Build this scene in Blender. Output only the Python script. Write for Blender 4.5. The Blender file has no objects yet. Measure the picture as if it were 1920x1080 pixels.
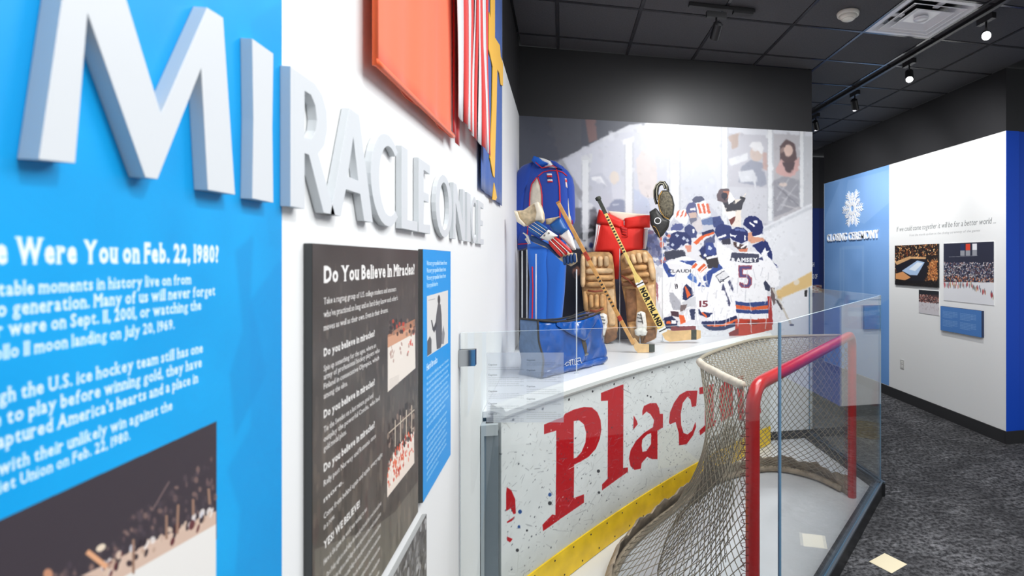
import bpy, bmesh, math, random
import numpy as np
from mathutils import Vector, Matrix
random.seed(7); np.random.seed(7)
S = bpy.context.scene
COL = S.collection
# ------------------------------------------------------------------ camera
CAM = Vector((0.0, 0.0, 1.80))
YAW = math.radians(12.0)          # the room's long axis lies 12 degrees left of the view
FPX, PU, PV = 975.0, 1262.0, 488.0
cam = bpy.data.cameras.new('camera'); camo = bpy.data.objects.new('camera', cam); COL.objects.link(camo)
camo.location = CAM; camo.rotation_euler = (math.radians(90), 0, -YAW)
cam.sensor_width = 36.0; cam.lens = FPX / 1920 * 36.0
cam.shift_x = (960 - PU) / 1920; cam.shift_y = (PV - 540) / 1920
cam.clip_start = 0.02; cam.clip_end = 60
cam.dof.use_dof = True; cam.dof.focus_distance = 3.6; cam.dof.aperture_fstop = 5.2
S.camera = camo
# ------------------------------------------------------------------ world, lights, exposure
W = bpy.data.worlds.new('world'); S.world = W; W.use_nodes = True
W.node_tree.nodes['Background'].inputs[0].default_value = (0.92, 0.96, 1.0, 1)
W.node_tree.nodes['Background'].inputs[1].default_value = 0.45
S.view_settings.view_transform = 'Standard'; S.view_settings.look = 'None'
S.view_settings.exposure = 0.0; S.view_settings.gamma = 1.0; S.view_settings.use_curve_mapping = False
S.cycles.use_denoising = True
S.cycles.transparent_max_bounces = 24; S.cycles.max_bounces = 8
S.cycles.caustics_reflective = False; S.cycles.caustics_refractive = False
S.cycles.sample_clamp_indirect = 6.0

def area_light(name, loc, target, sx, sy, power, color=(1, 1, 1)):
    l = bpy.data.lights.new(name, 'AREA'); l.shape = 'RECTANGLE'; l.size = sx; l.size_y = sy
    l.energy = power; l.color = color
    o = bpy.data.objects.new(name, l); COL.objects.link(o); o.location = loc
    o.rotation_euler = (Vector(target) - Vector(loc)).to_track_quat('-Z', 'Y').to_euler()
    o['kind'] = 'helper'
    return o
def spot_light(name, loc, target, power, angle, blend=0.6, radius=0.03, color=(1, 1, 1)):
    l = bpy.data.lights.new(name, 'SPOT'); l.energy = power; l.spot_size = math.radians(angle)
    l.spot_blend = blend; l.shadow_soft_size = radius; l.color = color
    o = bpy.data.objects.new(name, l); COL.objects.link(o); o.location = loc
    o.rotation_euler = (Vector(target) - Vector(loc)).to_track_quat('-Z', 'Y').to_euler()
    o['kind'] = 'helper'
    return o
# added area fills under the ceiling, out of view, to brighten the room
area_light('added_fill_light', (1.9, 0.6, 3.60), (1.9, 0.6, 0), 2.4, 2.4, 118, (0.97, 0.985, 1))
area_light('added_fill_light', (1.5, 2.6, 3.60), (1.3, 2.9, 0), 1.6, 1.2, 72, (0.97, 0.985, 1))
# track spots: the heads below carry the mural and right wall lamps
spot_light('mural_spot', (1.13, 3.66, 3.40), (1.02, 4.755, 2.5), 33, 105, 0.9, 0.03)
spot_light('right_wall_spot', (3.10, 4.22, 3.42), (4.25, 4.9, 2.3), 125, 110, 1.0, 0.03)
spot_light('right_wall_spot', (3.10, 5.13, 3.42), (4.25, 6.4, 2.3), 140, 110, 1.0, 0.03)
spot_light('right_wall_spot', (3.10, 6.02, 3.42), (4.25, 7.4, 2.2), 110, 110, 1.0, 0.03)
spot_light('added_gear_spot', (1.4, 2.9, 3.45), (0.35, 4.1, 1.4), 64, 70, 0.8, 0.05)  # added spot without a track head, brightens the gear
spot_light('added_gear_spot', (2.2, 2.6, 3.45), (1.0, 3.0, 0.4), 46, 80, 0.9, 0.05)  # second added spot, also without a head, brightens the goal and case floor
spot_light('added_letter_spot', (0.75, 0.25, 3.45), (-0.37, 0.5, 1.8), 62, 90, 1.0, 0.05)  # added spot out of view, no head, brightens the nearest raised letters

# ------------------------------------------------------------------ pixel -> world
FW = Vector((math.sin(YAW), math.cos(YAW), 0)); RT = Vector((math.cos(YAW), -math.sin(YAW), 0)); UP = Vector((0, 0, 1))
def ray(u, v): return FW + RT * ((u - PU) / FPX) + UP * ((PV - v) / FPX)
def at(u, v, X=None, Y=None, z=None, d=None, pl=None):
    """point of the place seen at photo pixel (u, v): on the plane X=, Y=, z=, a plane (point, normal) or at depth d"""
    r = ray(u, v)
    if d is not None: k = d
    elif X is not None: k = (X - CAM.x) / r.x
    elif Y is not None: k = (Y - CAM.y) / r.y
    elif z is not None: k = (z - CAM.z) / r.z
    else: k = (pl[0] - CAM).dot(pl[1]) / r.dot(pl[1])
    return CAM + r * k
def proj(p):
    q = p - CAM; dd = q.dot(FW)
    return PU + FPX * q.dot(RT) / dd, PV - FPX * q.z / dd
def ZZ(ox, oy, s, pts): return [(ox + x / s, oy + y / s) for x, y in pts]

# ------------------------------------------------------------------ materials
def lin(c):
    c = c / 255.0
    return c / 12.92 if c <= 0.04045 else ((c + 0.055) / 1.055) ** 2.4
def rgb(c): return (lin(c[0]), lin(c[1]), lin(c[2]), 1)
MATS = {}
def mat(name, c, rough=0.6, metal=0.0, noise=0.0, nscale=30.0, bump=0.0, bscale=60.0, emit=0.0, coat=0.0, spec=0.5, sheen=0.0):
    if name in MATS: return MATS[name]
    m = bpy.data.materials.new(name); m.use_nodes = True; N = m.node_tree.nodes; L = m.node_tree.links
    b = N['Principled BSDF']; b.inputs['Base Color'].default_value = rgb(c)
    b.inputs['Roughness'].default_value = rough; b.inputs['Metallic'].default_value = metal
    b.inputs['Specular IOR Level'].default_value = spec
    if coat: b.inputs['Coat Weight'].default_value = coat
    if sheen: b.inputs['Sheen Weight'].default_value = sheen
    tc = N.new('ShaderNodeTexCoord')
    if noise:
        t = N.new('ShaderNodeTexNoise'); t.inputs['Scale'].default_value = nscale; t.inputs['Detail'].default_value = 6
        L.new(tc.outputs['Object'], t.inputs['Vector'])
        r = N.new('ShaderNodeValToRGB'); r.color_ramp.elements[0].position = 0.3; r.color_ramp.elements[1].position = 0.7
        r.color_ramp.elements[0].color = rgb([max(0, x * (1 - noise)) for x in c]); r.color_ramp.elements[1].color = rgb([min(255, x * (1 + noise * .6)) for x in c])
        L.new(t.outputs['Fac'], r.inputs['Fac']); L.new(r.outputs['Color'], b.inputs['Base Color'])
    if bump:
        t = N.new('ShaderNodeTexNoise'); t.inputs['Scale'].default_value = bscale; t.inputs['Detail'].default_value = 5
        L.new(tc.outputs['Object'], t.inputs['Vector'])
        bp = N.new('ShaderNodeBump'); bp.inputs['Strength'].default_value = bump; bp.inputs['Distance'].default_value = 0.01
        L.new(t.outputs['Fac'], bp.inputs['Height']); L.new(bp.outputs['Normal'], b.inputs['Normal'])
    if emit:
        b.inputs['Emission Color'].default_value = (1, 0.98, 0.95, 1); b.inputs['Emission Strength'].default_value = emit
    MATS[name] = m
    return m
def print_mat(name, img, rough=0.55, spec=0.35):
    m = bpy.data.materials.new(name); m.use_nodes = True; N = m.node_tree.nodes; L = m.node_tree.links
    b = N['Principled BSDF']; b.inputs['Roughness'].default_value = rough; b.inputs['Specular IOR Level'].default_value = spec
    t = N.new('ShaderNodeTexImage'); t.image = img; t.interpolation = 'Linear'; t.extension = 'EXTEND'
    L.new(t.outputs['Color'], b.inputs['Base Color'])
    return m
def glass_mat():
    m = bpy.data.materials.new('clear_glass'); m.use_nodes = True; N = m.node_tree.nodes; L = m.node_tree.links
    N.remove(N['Principled BSDF']); out = N['Material Output']
    g = N.new('ShaderNodeNewGeometry')
    d = N.new('ShaderNodeVectorMath'); d.operation = 'DOT_PRODUCT'
    L.new(g.outputs['Normal'], d.inputs[0]); L.new(g.outputs['Incoming'], d.inputs[1])
    def M(op, a, b=None):
        n = N.new('ShaderNodeMath'); n.operation = op
        for i, x in enumerate((a, b)):
            if x is None: continue
            if isinstance(x, (int, float)): n.inputs[i].default_value = x
            else: L.new(x, n.inputs[i])
        return n.outputs[0]
    c = M('ABSOLUTE', d.outputs['Value']); om = M('SUBTRACT', 1.0, c); p5 = M('POWER', om, 5.0)
    f = M('ADD', M('MULTIPLY', p5, 0.95), 0.04)
    tr = N.new('ShaderNodeBsdfTransparent'); tr.inputs[0].default_value = (0.965, 0.985, 0.98, 1)
    gl = N.new('ShaderNodeBsdfGlossy'); gl.inputs['Roughness'].default_value = 0.0; gl.inputs[0].default_value = (1, 1, 1, 1)
    mx = N.new('ShaderNodeMixShader'); L.new(f, mx.inputs[0]); L.new(tr.outputs[0], mx.inputs[1]); L.new(gl.outputs[0], mx.inputs[2])
    L.new(mx.outputs[0], out.inputs['Surface'])
    return m
def veil_mat(name, c, fac, rough=0.5):
    m = bpy.data.materials.new(name); m.use_nodes = True; N = m.node_tree.nodes; L = m.node_tree.links
    b = N['Principled BSDF']; b.inputs['Base Color'].default_value = rgb(c); b.inputs['Roughness'].default_value = rough
    b.inputs['Alpha'].default_value = fac
    return m

# ------------------------------------------------------------------ objects
ORG = {}
def tag(o, label=None, cat=None, group=None, kind=None):
    if label: o['label'] = label
    if cat: o['category'] = cat
    if group: o['group'] = group
    if kind: o['kind'] = kind
    return o
def thing(name, loc, label, cat, group=None, kind=None):
    o = bpy.data.objects.new(name, None); COL.objects.link(o); o.location = loc; o.empty_display_size = 0.05
    ORG[o.name] = Vector(loc)
    return tag(o, label, cat, group, kind)
def obj(name, verts, faces, m, parent=None, smooth=False, uvs=None, mats=None, fmat=None, origin=None):
    """one mesh object from world-space vertices"""
    vs = [Vector(v) for v in verts]
    if parent is not None: org = ORG[parent.name]
    elif origin is not None: org = Vector(origin)
    else:
        lo = [min(v[i] for v in vs) for i in range(3)]; hi = [max(v[i] for v in vs) for i in range(3)]
        org = Vector(((lo[0] + hi[0]) / 2, (lo[1] + hi[1]) / 2, lo[2]))
    me = bpy.data.meshes.new(name); me.from_pydata([tuple(v - org) for v in vs], [], faces)
    for mm in (mats or [m]): me.materials.append(mm)
    if fmat:
        for p, k in zip(me.polygons, fmat): p.material_index = k
    if uvs:
        ul = me.uv_layers.new(name='UVMap')
        for p in me.polygons:
            for li in p.loop_indices: ul.data[li].uv = uvs[me.loops[li].vertex_index]
    if smooth:
        for p in me.polygons: p.use_smooth = True
    bm = bmesh.new(); bm.from_mesh(me); bmesh.ops.recalc_face_normals(bm, faces=bm.faces); bm.to_mesh(me); bm.free()
    me.update()
    o = bpy.data.objects.new(name, me); COL.objects.link(o)
    if parent is not None: o.parent = parent; ORG[o.name] = org
    else: o.location = org; ORG[o.name] = org
    return o
class MB:
    def __init__(s): s.v = []; s.f = []; s.k = []
    def add(s, v, f, k=0):
        n = len(s.v); s.v += [Vector(x) for x in v]; s.f += [tuple(i + n for i in q) for q in f]; s.k += [k] * len(f); return s
    def box(s, lo, hi, k=0):
        x0, y0, z0 = lo; x1, y1, z1 = hi
        return s.add([(x0, y0, z0), (x1, y0, z0), (x1, y1, z0), (x0, y1, z0), (x0, y0, z1), (x1, y0, z1), (x1, y1, z1), (x0, y1, z1)],
                     [(0, 3, 2, 1), (4, 5, 6, 7), (0, 1, 5, 4), (1, 2, 6, 5), (2, 3, 7, 6), (3, 0, 4, 7)], k)
    def obox(s, c, ax, ay, az, k=0):
        """oriented box: centre and three half-axis vectors"""
        c = Vector(c); vs = []
        for sz in (-1, 1):
            for sx, sy in ((-1, -1), (1, -1), (1, 1), (-1, 1)): vs.append(c + ax * sx + ay * sy + az * sz)
        return s.add(vs, [(0, 3, 2, 1), (4, 5, 6, 7), (0, 1, 5, 4), (1, 2, 6, 5), (2, 3, 7, 6), (3, 0, 4, 7)], k)
    def tube(s, pts, r, n=8, k=0, cap=True, flat=None):
        pts = [Vector(p) for p in pts]; m = len(pts); rs = r if isinstance(r, (list, tuple)) else [r] * m
        t0 = (pts[1] - pts[0]).normalized(); a = t0.orthogonal().normalized() if flat is None else (Vector(flat) - t0 * t0.dot(Vector(flat))).normalized()
        vs = []; fs = []
        for i in range(m):
            t = (pts[min(i + 1, m - 1)] - pts[max(i - 1, 0)]).normalized()
            a = (a - t * t.dot(a)).normalized(); b = t.cross(a)
            for j in range(n):
                q = 2 * math.pi * j / n; vs.append(pts[i] + (a * math.cos(q) + b * math.sin(q)) * rs[i])
        for i in range(m - 1):
            for j in range(n): fs.append((i * n + j, i * n + (j + 1) % n, (i + 1) * n + (j + 1) % n, (i + 1) * n + j))
        if cap: fs.append(tuple(range(n))[::-1]); fs.append(tuple((m - 1) * n + j for j in range(n)))
        return s.add(vs, fs, k)
    def prism(s, pts, off, k=0):
        """flat polygon pts swept by vector off"""
        n = len(pts); pts = [Vector(p) for p in pts]
        return s.add(pts + [p + off for p in pts], [tuple(range(n))[::-1], tuple(range(n, 2 * n))] + [(i, (i + 1) % n, n + (i + 1) % n, n + i) for i in range(n)], k)
    def lathe(s, c, ax, prof, n=20, k=0):
        """prof: list of (radius, height along ax)"""
        c = Vector(c); ax = Vector(ax).normalized(); a = ax.orthogonal().normalized(); b = ax.cross(a); vs = []; fs = []
        for r, h in prof:
            for j in range(n):
                q = 2 * math.pi * j / n; vs.append(c + ax * h + (a * math.cos(q) + b * math.sin(q)) * r)
        for i in range(len(prof) - 1):
            for j in range(n): fs.append((i * n + j, i * n + (j + 1) % n, (i + 1) * n + (j + 1) % n, (i + 1) * n + j))
        fs.append(tuple(range(n))[::-1]); fs.append(tuple((len(prof) - 1) * n + j for j in range(n)))
        return s.add(vs, fs, k)
    def pillow(s, pts, nrm, tf, tb=None, rings=7, n=56, k=0, flatness=0.5):
        """puffed form over the outline pts; nrm points to its front, tf/tb thickness in front of/behind the outline plane"""
        tb = tf if tb is None else tb
        pts = [Vector(p) for p in pts]; seg = [(pts[(i + 1) % len(pts)] - pts[i]).length for i in range(len(pts))]; tot = sum(seg)
        P = []; i = 0; acc = 0
        for q in range(n):
            d = tot * q / n
            while acc + seg[i] < d: acc += seg[i]; i += 1
            P.append(pts[i].lerp(pts[(i + 1) % len(pts)], (d - acc) / max(seg[i], 1e-9)))
        c = sum(P, Vector()) / n; nrm = Vector(nrm).normalized()
        vs = []; fs = []
        def ring(r, o): 
            b = len(vs)
            for p in P: vs.append(c + (p - c) * r + nrm * o)
            return b
        rr = [math.sin(math.pi / 2 * q / rings) for q in range(1, rings + 1)]
        front = [ring(r, tf * max(0, 1 - r ** (2 / flatness * .5 * 2)) ** .5 if flatness else 0) for r in rr]
        back = [ring(r, -tb * max(0, 1 - r ** (2 / flatness * .5 * 2)) ** .5) for r in rr[:-1]]
        cf = len(vs); vs.append(c + nrm * tf); cb = len(vs); vs.append(c - nrm * tb)
        def strip(a, b):
            for j in range(n): fs.append((a + j, a + (j + 1) % n, b + (j + 1) % n, b + j))
        for j in range(n): fs.append((cf, front[0] + j, front[0] + (j + 1) % n)); fs.append((cb, back[0] + (j + 1) % n, back[0] + j))
        for a, b in zip(front[:-1], front[1:]): strip(a, b)
        bb = back + [front[-1]]
        for a, b in zip(bb[:-1], bb[1:]): strip(b, a)
        return s.add(vs, fs, k)
    def build(s, name, m, parent=None, smooth=False, mats=None, origin=None):
        return obj(name, s.v, s.f, m, parent, smooth, mats=mats, fmat=s.k if mats else None, origin=origin)
def bevel(o, w=0.004, seg=2):
    md = o.modifiers.new('bevel', 'BEVEL'); md.width = w; md.segments = seg; md.limit_method = 'ANGLE'; return o
def copy_tree(o, loc=None, parent=None):
    c = o.copy(); COL.objects.link(c); c.parent = parent
    if loc is not None: c.location = loc
    for ch in list(o.children): copy_tree(ch, None, c)
    return c

# ------------------------------------------------------------------ glyph outlines of the built-in font
GL = {}
def glyph(ch, bold=0.0):
    key = (ch, bold)
    if key in GL: return GL[key]
    if bold > .002:
        g0 = glyph(ch, 0.0)
    cu = bpy.data.curves.new('glyph', 'FONT'); cu.body = ch; cu.size = 1.0; cu.offset = bold; cu.resolution_u = 2
    o = bpy.data.objects.new('glyph', cu); COL.objects.link(o)
    dg = bpy.context.evaluated_depsgraph_get(); ev = o.evaluated_get(dg); me = ev.to_mesh()
    V = np.array([(v.co.x, v.co.y) for v in me.vertices]).reshape(-1, 2); cnt = {}; area = sum(p.area for p in me.polygons)
    for p in me.polygons:
        ids = list(p.vertices)
        for a, b in zip(ids, ids[1:] + ids[:1]):
            kk = (min(a, b), max(a, b)); cnt[kk] = cnt.get(kk, 0) + 1
    E = [k for k, c in cnt.items() if c == 1]
    ed = np.array([[V[a], V[b]] for a, b in E]).reshape(-1, 2, 2)
    ev.to_mesh_clear(); bpy.data.objects.remove(o); bpy.data.curves.remove(cu)
    if bold > .002 and area < g0[3] * 1.01:        # the fill of a swollen outline failed: use a lighter weight
        GL[key] = glyph(ch, bold * .66 if bold > .012 else 0.0); return GL[key]
    if len(ed):
        x0, x1 = ed[..., 0].min(), ed[..., 0].max(); ed[..., 0] -= x0; w = x1 - x0
        ylo, yhi = ed[..., 1].min(), ed[..., 1].max()
    else: w = 0.2; ylo = yhi = 0
    ser = []
    if ch.isalnum():
        for (p, q) in ed:
            l = abs(p[0] - q[0])
            if abs(p[1] - q[1]) < 0.004 and 0.05 < l < 0.24:
                y = (p[1] + q[1]) / 2
                lo = abs(y - ylo) < 0.03 or abs(y) < 0.02; hi = abs(y - yhi) < 0.03 or abs(y - 0.53) < 0.05
                if lo or hi:
                    a, b = min(p[0], q[0]) - 0.055, max(p[0], q[0]) + 0.055
                    ser.append((a, y, b, y + 0.05) if lo else (a, y - 0.05, b, y))
    GL[key] = (ed, w, ser, area)
    return GL[key]

# ------------------------------------------------------------------ flat prints: a small anti-aliased rasteriser
class Canvas:
    def __init__(s, w, h, c, fmap=None):
        s.w, s.h = int(w), int(h); s.a = np.empty((s.h, s.w, 3)); s.a[:] = c; s.fmap = fmap
    def edges(s, E, col, al=1.0, SS=3):
        E = np.asarray(E, float)
        if not len(E): return
        y0 = max(0, int(math.floor(E[..., 1].min()))); y1 = min(s.h, int(math.ceil(E[..., 1].max())))
        x0 = max(0, int(math.floor(E[..., 0].min()))); x1 = min(s.w, int(math.ceil(E[..., 0].max())))
        if y1 <= y0 or x1 <= x0: return
        ys = (np.arange(y0 * SS, y1 * SS) + 0.5) / SS
        p = E[:, 0]; q = E[:, 1]
        cr = (p[None, :, 1] <= ys[:, None]) != (q[None, :, 1] <= ys[:, None])
        dy = q[:, 1] - p[:, 1]; dy[dy == 0] = 1e-9
        x = p[None, :, 0] + (ys[:, None] - p[None, :, 1]) * ((q[:, 0] - p[:, 0]) / dy)[None]
        x = np.where(cr, x, 1e9); x.sort(axis=1); mx = int(cr.sum(1).max())
        X = np.arange(x0, x1)[None]; cov = np.zeros((len(ys), x1 - x0))
        for k in range(0, mx - 1, 2):
            cov += np.clip(x[:, k + 1:k + 2] - X, 0, 1) - np.clip(x[:, k:k + 1] - X, 0, 1)
        cov = cov.reshape(y1 - y0, SS, -1).mean(1)[..., None] * al
        s.a[y0:y1, x0:x1] = s.a[y0:y1, x0:x1] * (1 - cov) + np.asarray(col, float) * cov
    def cpoly(s, pts, col, al=1.0):                 # canvas pixels
        pts = [tuple(p) for p in pts]
        s.edges([[a, b] for a, b in zip(pts, pts[1:] + pts[:1])], col, al)
    def poly(s, pts, col, al=1.0): s.cpoly([s.fmap(*p) for p in pts], col, al)      # photo pixels
    def polyh(s, loops, col, al=1.0):
        E = []
        for L in loops:
            L = [s.fmap(*p) for p in L]; E += [[a, b] for a, b in zip(L, L[1:] + L[:1])]
        s.edges(E, col, al)
    def ell(s, cx, cy, rx, ry, col, al=1.0, rot=0.0, n=22, mapped=True):
        c, sn = math.cos(rot), math.sin(rot); P = []
        for i in range(n):
            q = 2 * math.pi * i / n; x, y = rx * math.cos(q), ry * math.sin(q); P.append((cx + x * c - y * sn, cy + x * sn + y * c))
        (s.poly if mapped else s.cpoly)(P, col, al)
    def line(s, a, b, w, col, al=1.0, mapped=True):
        dx, dy = b[0] - a[0], b[1] - a[1]; l = math.hypot(dx, dy) or 1; nx, ny = -dy / l * w / 2, dx / l * w / 2
        (s.poly if mapped else s.cpoly)([(a[0] + nx, a[1] + ny), (b[0] + nx, b[1] + ny), (b[0] - nx, b[1] - ny), (a[0] - nx, a[1] - ny)], col, al)
    def text(s, st, x, y, size, col, al=1.0, xs=1.0, bold=0.0, serif=False, right=False, gap=0.07, f=None, slant=0.0, fit=None):
        """st on the canvas with its baseline at (x, y); fit = wanted width in canvas pixels; f maps text coords to canvas"""
        adv = []; tot = 0
        for ch in st:
            if ch == ' ': adv.append(0.26); tot += 0.26
            else: w = glyph(ch, bold)[1]; adv.append(w + gap); tot += w + gap
        if fit: xs = fit / max(tot * size, 1e-6)
        if right: x = x - tot * size * xs
        cx = 0.0
        for ch, a in zip(st, adv):
            if ch != ' ':
                ed, w, ser = glyph(ch, bold)[:3]
                def T(q):
                    X = (cx + q[..., 0] + slant * q[..., 1]) * size * xs + x; Y = y - q[..., 1] * size
                    return f(X, Y) if f else np.stack([X, Y], -1)
                if len(ed): s.edges(T(ed), col, al, 2 if size < 24 else 3)
                if serif:
                    for (a0, b0, a1, b1) in ser:
                        q = np.array([[[a0, b0], [a1, b0]], [[a1, b0], [a1, b1]], [[a1, b1], [a0, b1]], [[a0, b1], [a0, b0]]])
                        s.edges(T(q), col, al, 2 if size < 24 else 3)
            cx += a
        return tot * size * xs
    def noise(s, amp, scale):
        gh, gw = max(2, s.h // scale + 2), max(2, s.w // scale + 2); g = np.random.rand(gh, gw) - .5
        yy = np.linspace(0, gh - 1.001, s.h); xx = np.linspace(0, gw - 1.001, s.w); yi = yy.astype(int); xi = xx.astype(int)
        fy = (yy - yi)[:, None]; fx = (xx - xi)[None]
        n = g[yi][:, xi] * (1 - fy) * (1 - fx) + g[yi + 1][:, xi] * fy * (1 - fx) + g[yi][:, xi + 1] * (1 - fy) * fx + g[yi + 1][:, xi + 1] * fy * fx
        s.a += n[..., None] * amp * 2
        return s
    def field(s, scale):
        gh, gw = max(2, s.h // scale + 2), max(2, s.w // scale + 2); g = np.random.rand(gh, gw) - .5
        yy = np.linspace(0, gh - 1.001, s.h); xx = np.linspace(0, gw - 1.001, s.w); yi = yy.astype(int); xi = xx.astype(int)
        fy = (yy - yi)[:, None]; fx = (xx - xi)[None]
        return g[yi][:, xi] * (1 - fy) * (1 - fx) + g[yi + 1][:, xi] * fy * (1 - fx) + g[yi][:, xi + 1] * (1 - fy) * fx + g[yi + 1][:, xi + 1] * fy * fx
    def warp(s, amp, scale):
        """ragged, hand-cut looking edges: displace the picture by a smooth random field"""
        Y, X = np.mgrid[0:s.h, 0:s.w].astype(float); X = np.clip(X + s.field(scale) * 2 * amp, 0, s.w - 1.001); Y = np.clip(Y + s.field(scale) * 2 * amp, 0, s.h - 1.001)
        xi, yi = X.astype(int), Y.astype(int); fx, fy = (X - xi)[..., None], (Y - yi)[..., None]; a = s.a
        s.a = a[yi, xi] * (1 - fx) * (1 - fy) + a[yi, xi + 1] * fx * (1 - fy) + a[yi + 1, xi] * (1 - fx) * fy + a[yi + 1, xi + 1] * fx * fy
        return s
    def blur(s, r):
        k = np.exp(-.5 * (np.arange(-int(3 * r), int(3 * r) + 1) / r) ** 2); k /= k.sum(); n = len(k) // 2
        for ax in (0, 1):
            pad = [(0, 0)] * 3; pad[ax] = (n, n); p = np.pad(s.a, pad, mode='edge'); o = np.zeros_like(s.a)
            for i, w in enumerate(k): o += w * (p[i:i + s.h] if ax == 0 else p[:, i:i + s.w])
            s.a = o
        return s
    def mottle(s, x0, y0, x1, y1, n, size, lo, hi, rn):
        """small dabs of the local colour, lighter and darker"""
        for _ in range(n):
            x, y = rn.uniform(x0, x1), rn.uniform(y0, y1)
            if not (0 <= x < s.w and 0 <= y < s.h): continue
            c = s.a[int(y), int(x)] * rn.uniform(lo, hi); r = size * rn.uniform(.4, 1.3)
            s.ell(x + rn.uniform(-r, r) * .7, y + rn.uniform(-r, r) * .7, r, r * rn.uniform(.4, 1), c, rn.uniform(.4, .9), rn.uniform(0, 3), 9, False)
    def image(s, name):
        im = bpy.data.images.new(name, s.w, s.h)
        px = np.ones((s.h, s.w, 4), np.float32); px[..., :3] = np.clip(s.a, 0, 255)[::-1] / 255.0
        im.pixels.foreach_set(px.ravel()); im.update(); im.pack()
        return im
# ================================================================== THE ROOM
XL, YB, XR, YC = -0.373, 4.755, 4.25, 4.305       # left wall, mural wall, right wall, near corner of the right wall
ZT, ZC = 3.07, 3.686                                # top of the light wall paint, ceiling
XE = 2.415                                          # free end of the mural wall
YF = 8.75; YW = 7.93
white = mat('white_wall_paint', (238, 239, 238), 0.55, bump=0.03, bscale=300)
black = mat('black_wall_paint', (42, 42, 44), 0.42, noise=0.08, nscale=2)
def struct(o): o['kind'] = 'structure'; return o
# carpet
carpet = bpy.data.materials.new('charcoal_carpet'); carpet.use_nodes = True
N = carpet.node_tree.nodes; L = carpet.node_tree.links; b = N['Principled BSDF']; b.inputs['Roughness'].default_value = 0.95
b.inputs['Specular IOR Level'].default_value = 0.1
tc = N.new('ShaderNodeTexCoord')
def mapping(rot, sc):
    mp = N.new('ShaderNodeMapping'); mp.inputs['Rotation'].default_value = (0, 0, math.radians(rot)); mp.inputs['Scale'].default_value = sc
    L.new(tc.outputs['Object'], mp.inputs['Vector']); return mp.outputs[0]
def noise_ramp(vec, scale, p0, p1, detail=8, rough=0.65):
    t = N.new('ShaderNodeTexNoise'); t.inputs['Scale'].default_value = scale; t.inputs['Detail'].default_value = detail; t.inputs['Roughness'].default_value = rough
    L.new(vec, t.inputs['Vector']); r = N.new('ShaderNodeMapRange'); r.inputs[1].default_value = p0; r.inputs[2].default_value = p1
    L.new(t.outputs['Fac'], r.inputs[0]); return r.outputs[0]
def mth(op, a, bb):
    n = N.new('ShaderNodeMath'); n.operation = op
    for i, x in enumerate((a, bb)):
        if isinstance(x, (int, float)): n.inputs[i].default_value = x
        else: L.new(x, n.inputs[i])
    return n.outputs[0]
a1 = noise_ramp(mapping(25, (1, 1, 1)), 34, 0.42, 0.72)
a2 = noise_ramp(mapping(47, (1.6, 9, 1)), 3.4, 0.54, 0.72)
a3 = noise_ramp(mapping(-38, (1.6, 9, 1)), 3.4, 0.54, 0.72)
a4 = noise_ramp(mapping(0, (1, 1, 1)), 2.6, 0.35, 0.7, 4)
sm = mth('MULTIPLY', mth('ADD', mth('MULTIPLY', a1, 0.62), mth('MULTIPLY', mth('MAXIMUM', a2, a3), 0.40)), mth('ADD', mth('MULTIPLY', a4, 0.8), 0.35))
cr = N.new('ShaderNodeValToRGB'); cr.color_ramp.elements[0].color = rgb((48, 48, 50)); cr.color_ramp.elements[1].color = rgb((156, 156, 159)); cr.color_ramp.elements[1].position = 0.85
L.new(sm, cr.inputs[0]); L.new(cr.outputs[0], b.inputs['Base Color'])
bp = N.new('ShaderNodeBump'); bp.inputs['Strength'].default_value = 0.5; bp.inputs['Distance'].default_value = 0.004; L.new(a1, bp.inputs['Height']); L.new(bp.outputs[0], b.inputs['Normal'])
struct(MB().box((-0.6, -1.2, -0.06), (7.2, YF + .2, 0)).build('floor', carpet))
# walls
struct(MB().box((XL - .15, -1.2, 0), (XL, YB, ZT)).build('wall_left', white))
struct(MB().box((XL - .15, -1.2, ZT), (XL, YB, ZC)).build('trim_1', black))
struct(MB().box((XL - .15, YB, 0), (XE, YB + .14, ZC)).build('wall_back', black))
struct(MB().box((XR, YC, 0), (XR + .15, YW, ZT)).build('wall_right', white))
struct(MB().box((XR, YC, ZT), (XR + .15, YW, ZC)).build('trim_2', black))
deepblue = mat('deep_blue_wall_paint', (0, 78, 208), 0.5)
struct(MB().box((XR + .15, YC + .004, 0), (7.0, YC + .15, ZT)).build('wall_corner', deepblue))
struct(MB().box((XR + .15, YC, ZT), (7.0, YC + .15, ZC)).build('trim_3', black))
o = struct(MB().box((XR + .0005, YC - .004, 0.10), (XR + .15, YC + .003, ZT)).build('trim_4', deepblue))
navy = mat('navy_wall_paint', (8, 38, 105), 0.45)
struct(MB().box((XE - .3, YF, 0), (XR + .9, YF + .15, 2.75)).build('wall_far', navy))
struct(MB().box((XE - .3, YF, 2.75), (XR + .9, YF + .15, ZC)).build('trim_5', black))  # black brought down over the navy to stand for the wall's unlit top
rub = mat('black_rubber_base', (44, 44, 46), 0.5)
def base(name, lo, hi): return struct(MB().box(lo, hi).build(name, rub))
base('baseboard_right', (XR - .012, YC, 0), (XR, YW, 0.125))
base('baseboard_corner', (XR - .012, YC - .016, 0), (7.0, YC - .004, 0.125))
base('baseboard_left', (XL, -1.2, 0), (XL + .012, 2.0, 0.125))
base('baseboard_back', (1.98, YB - .012, 0.0), (XE, YB, 0.13))
base('baseboard_far', (XE - .3, YF - .012, 0), (XR + .3, YF, 0.125))
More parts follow.
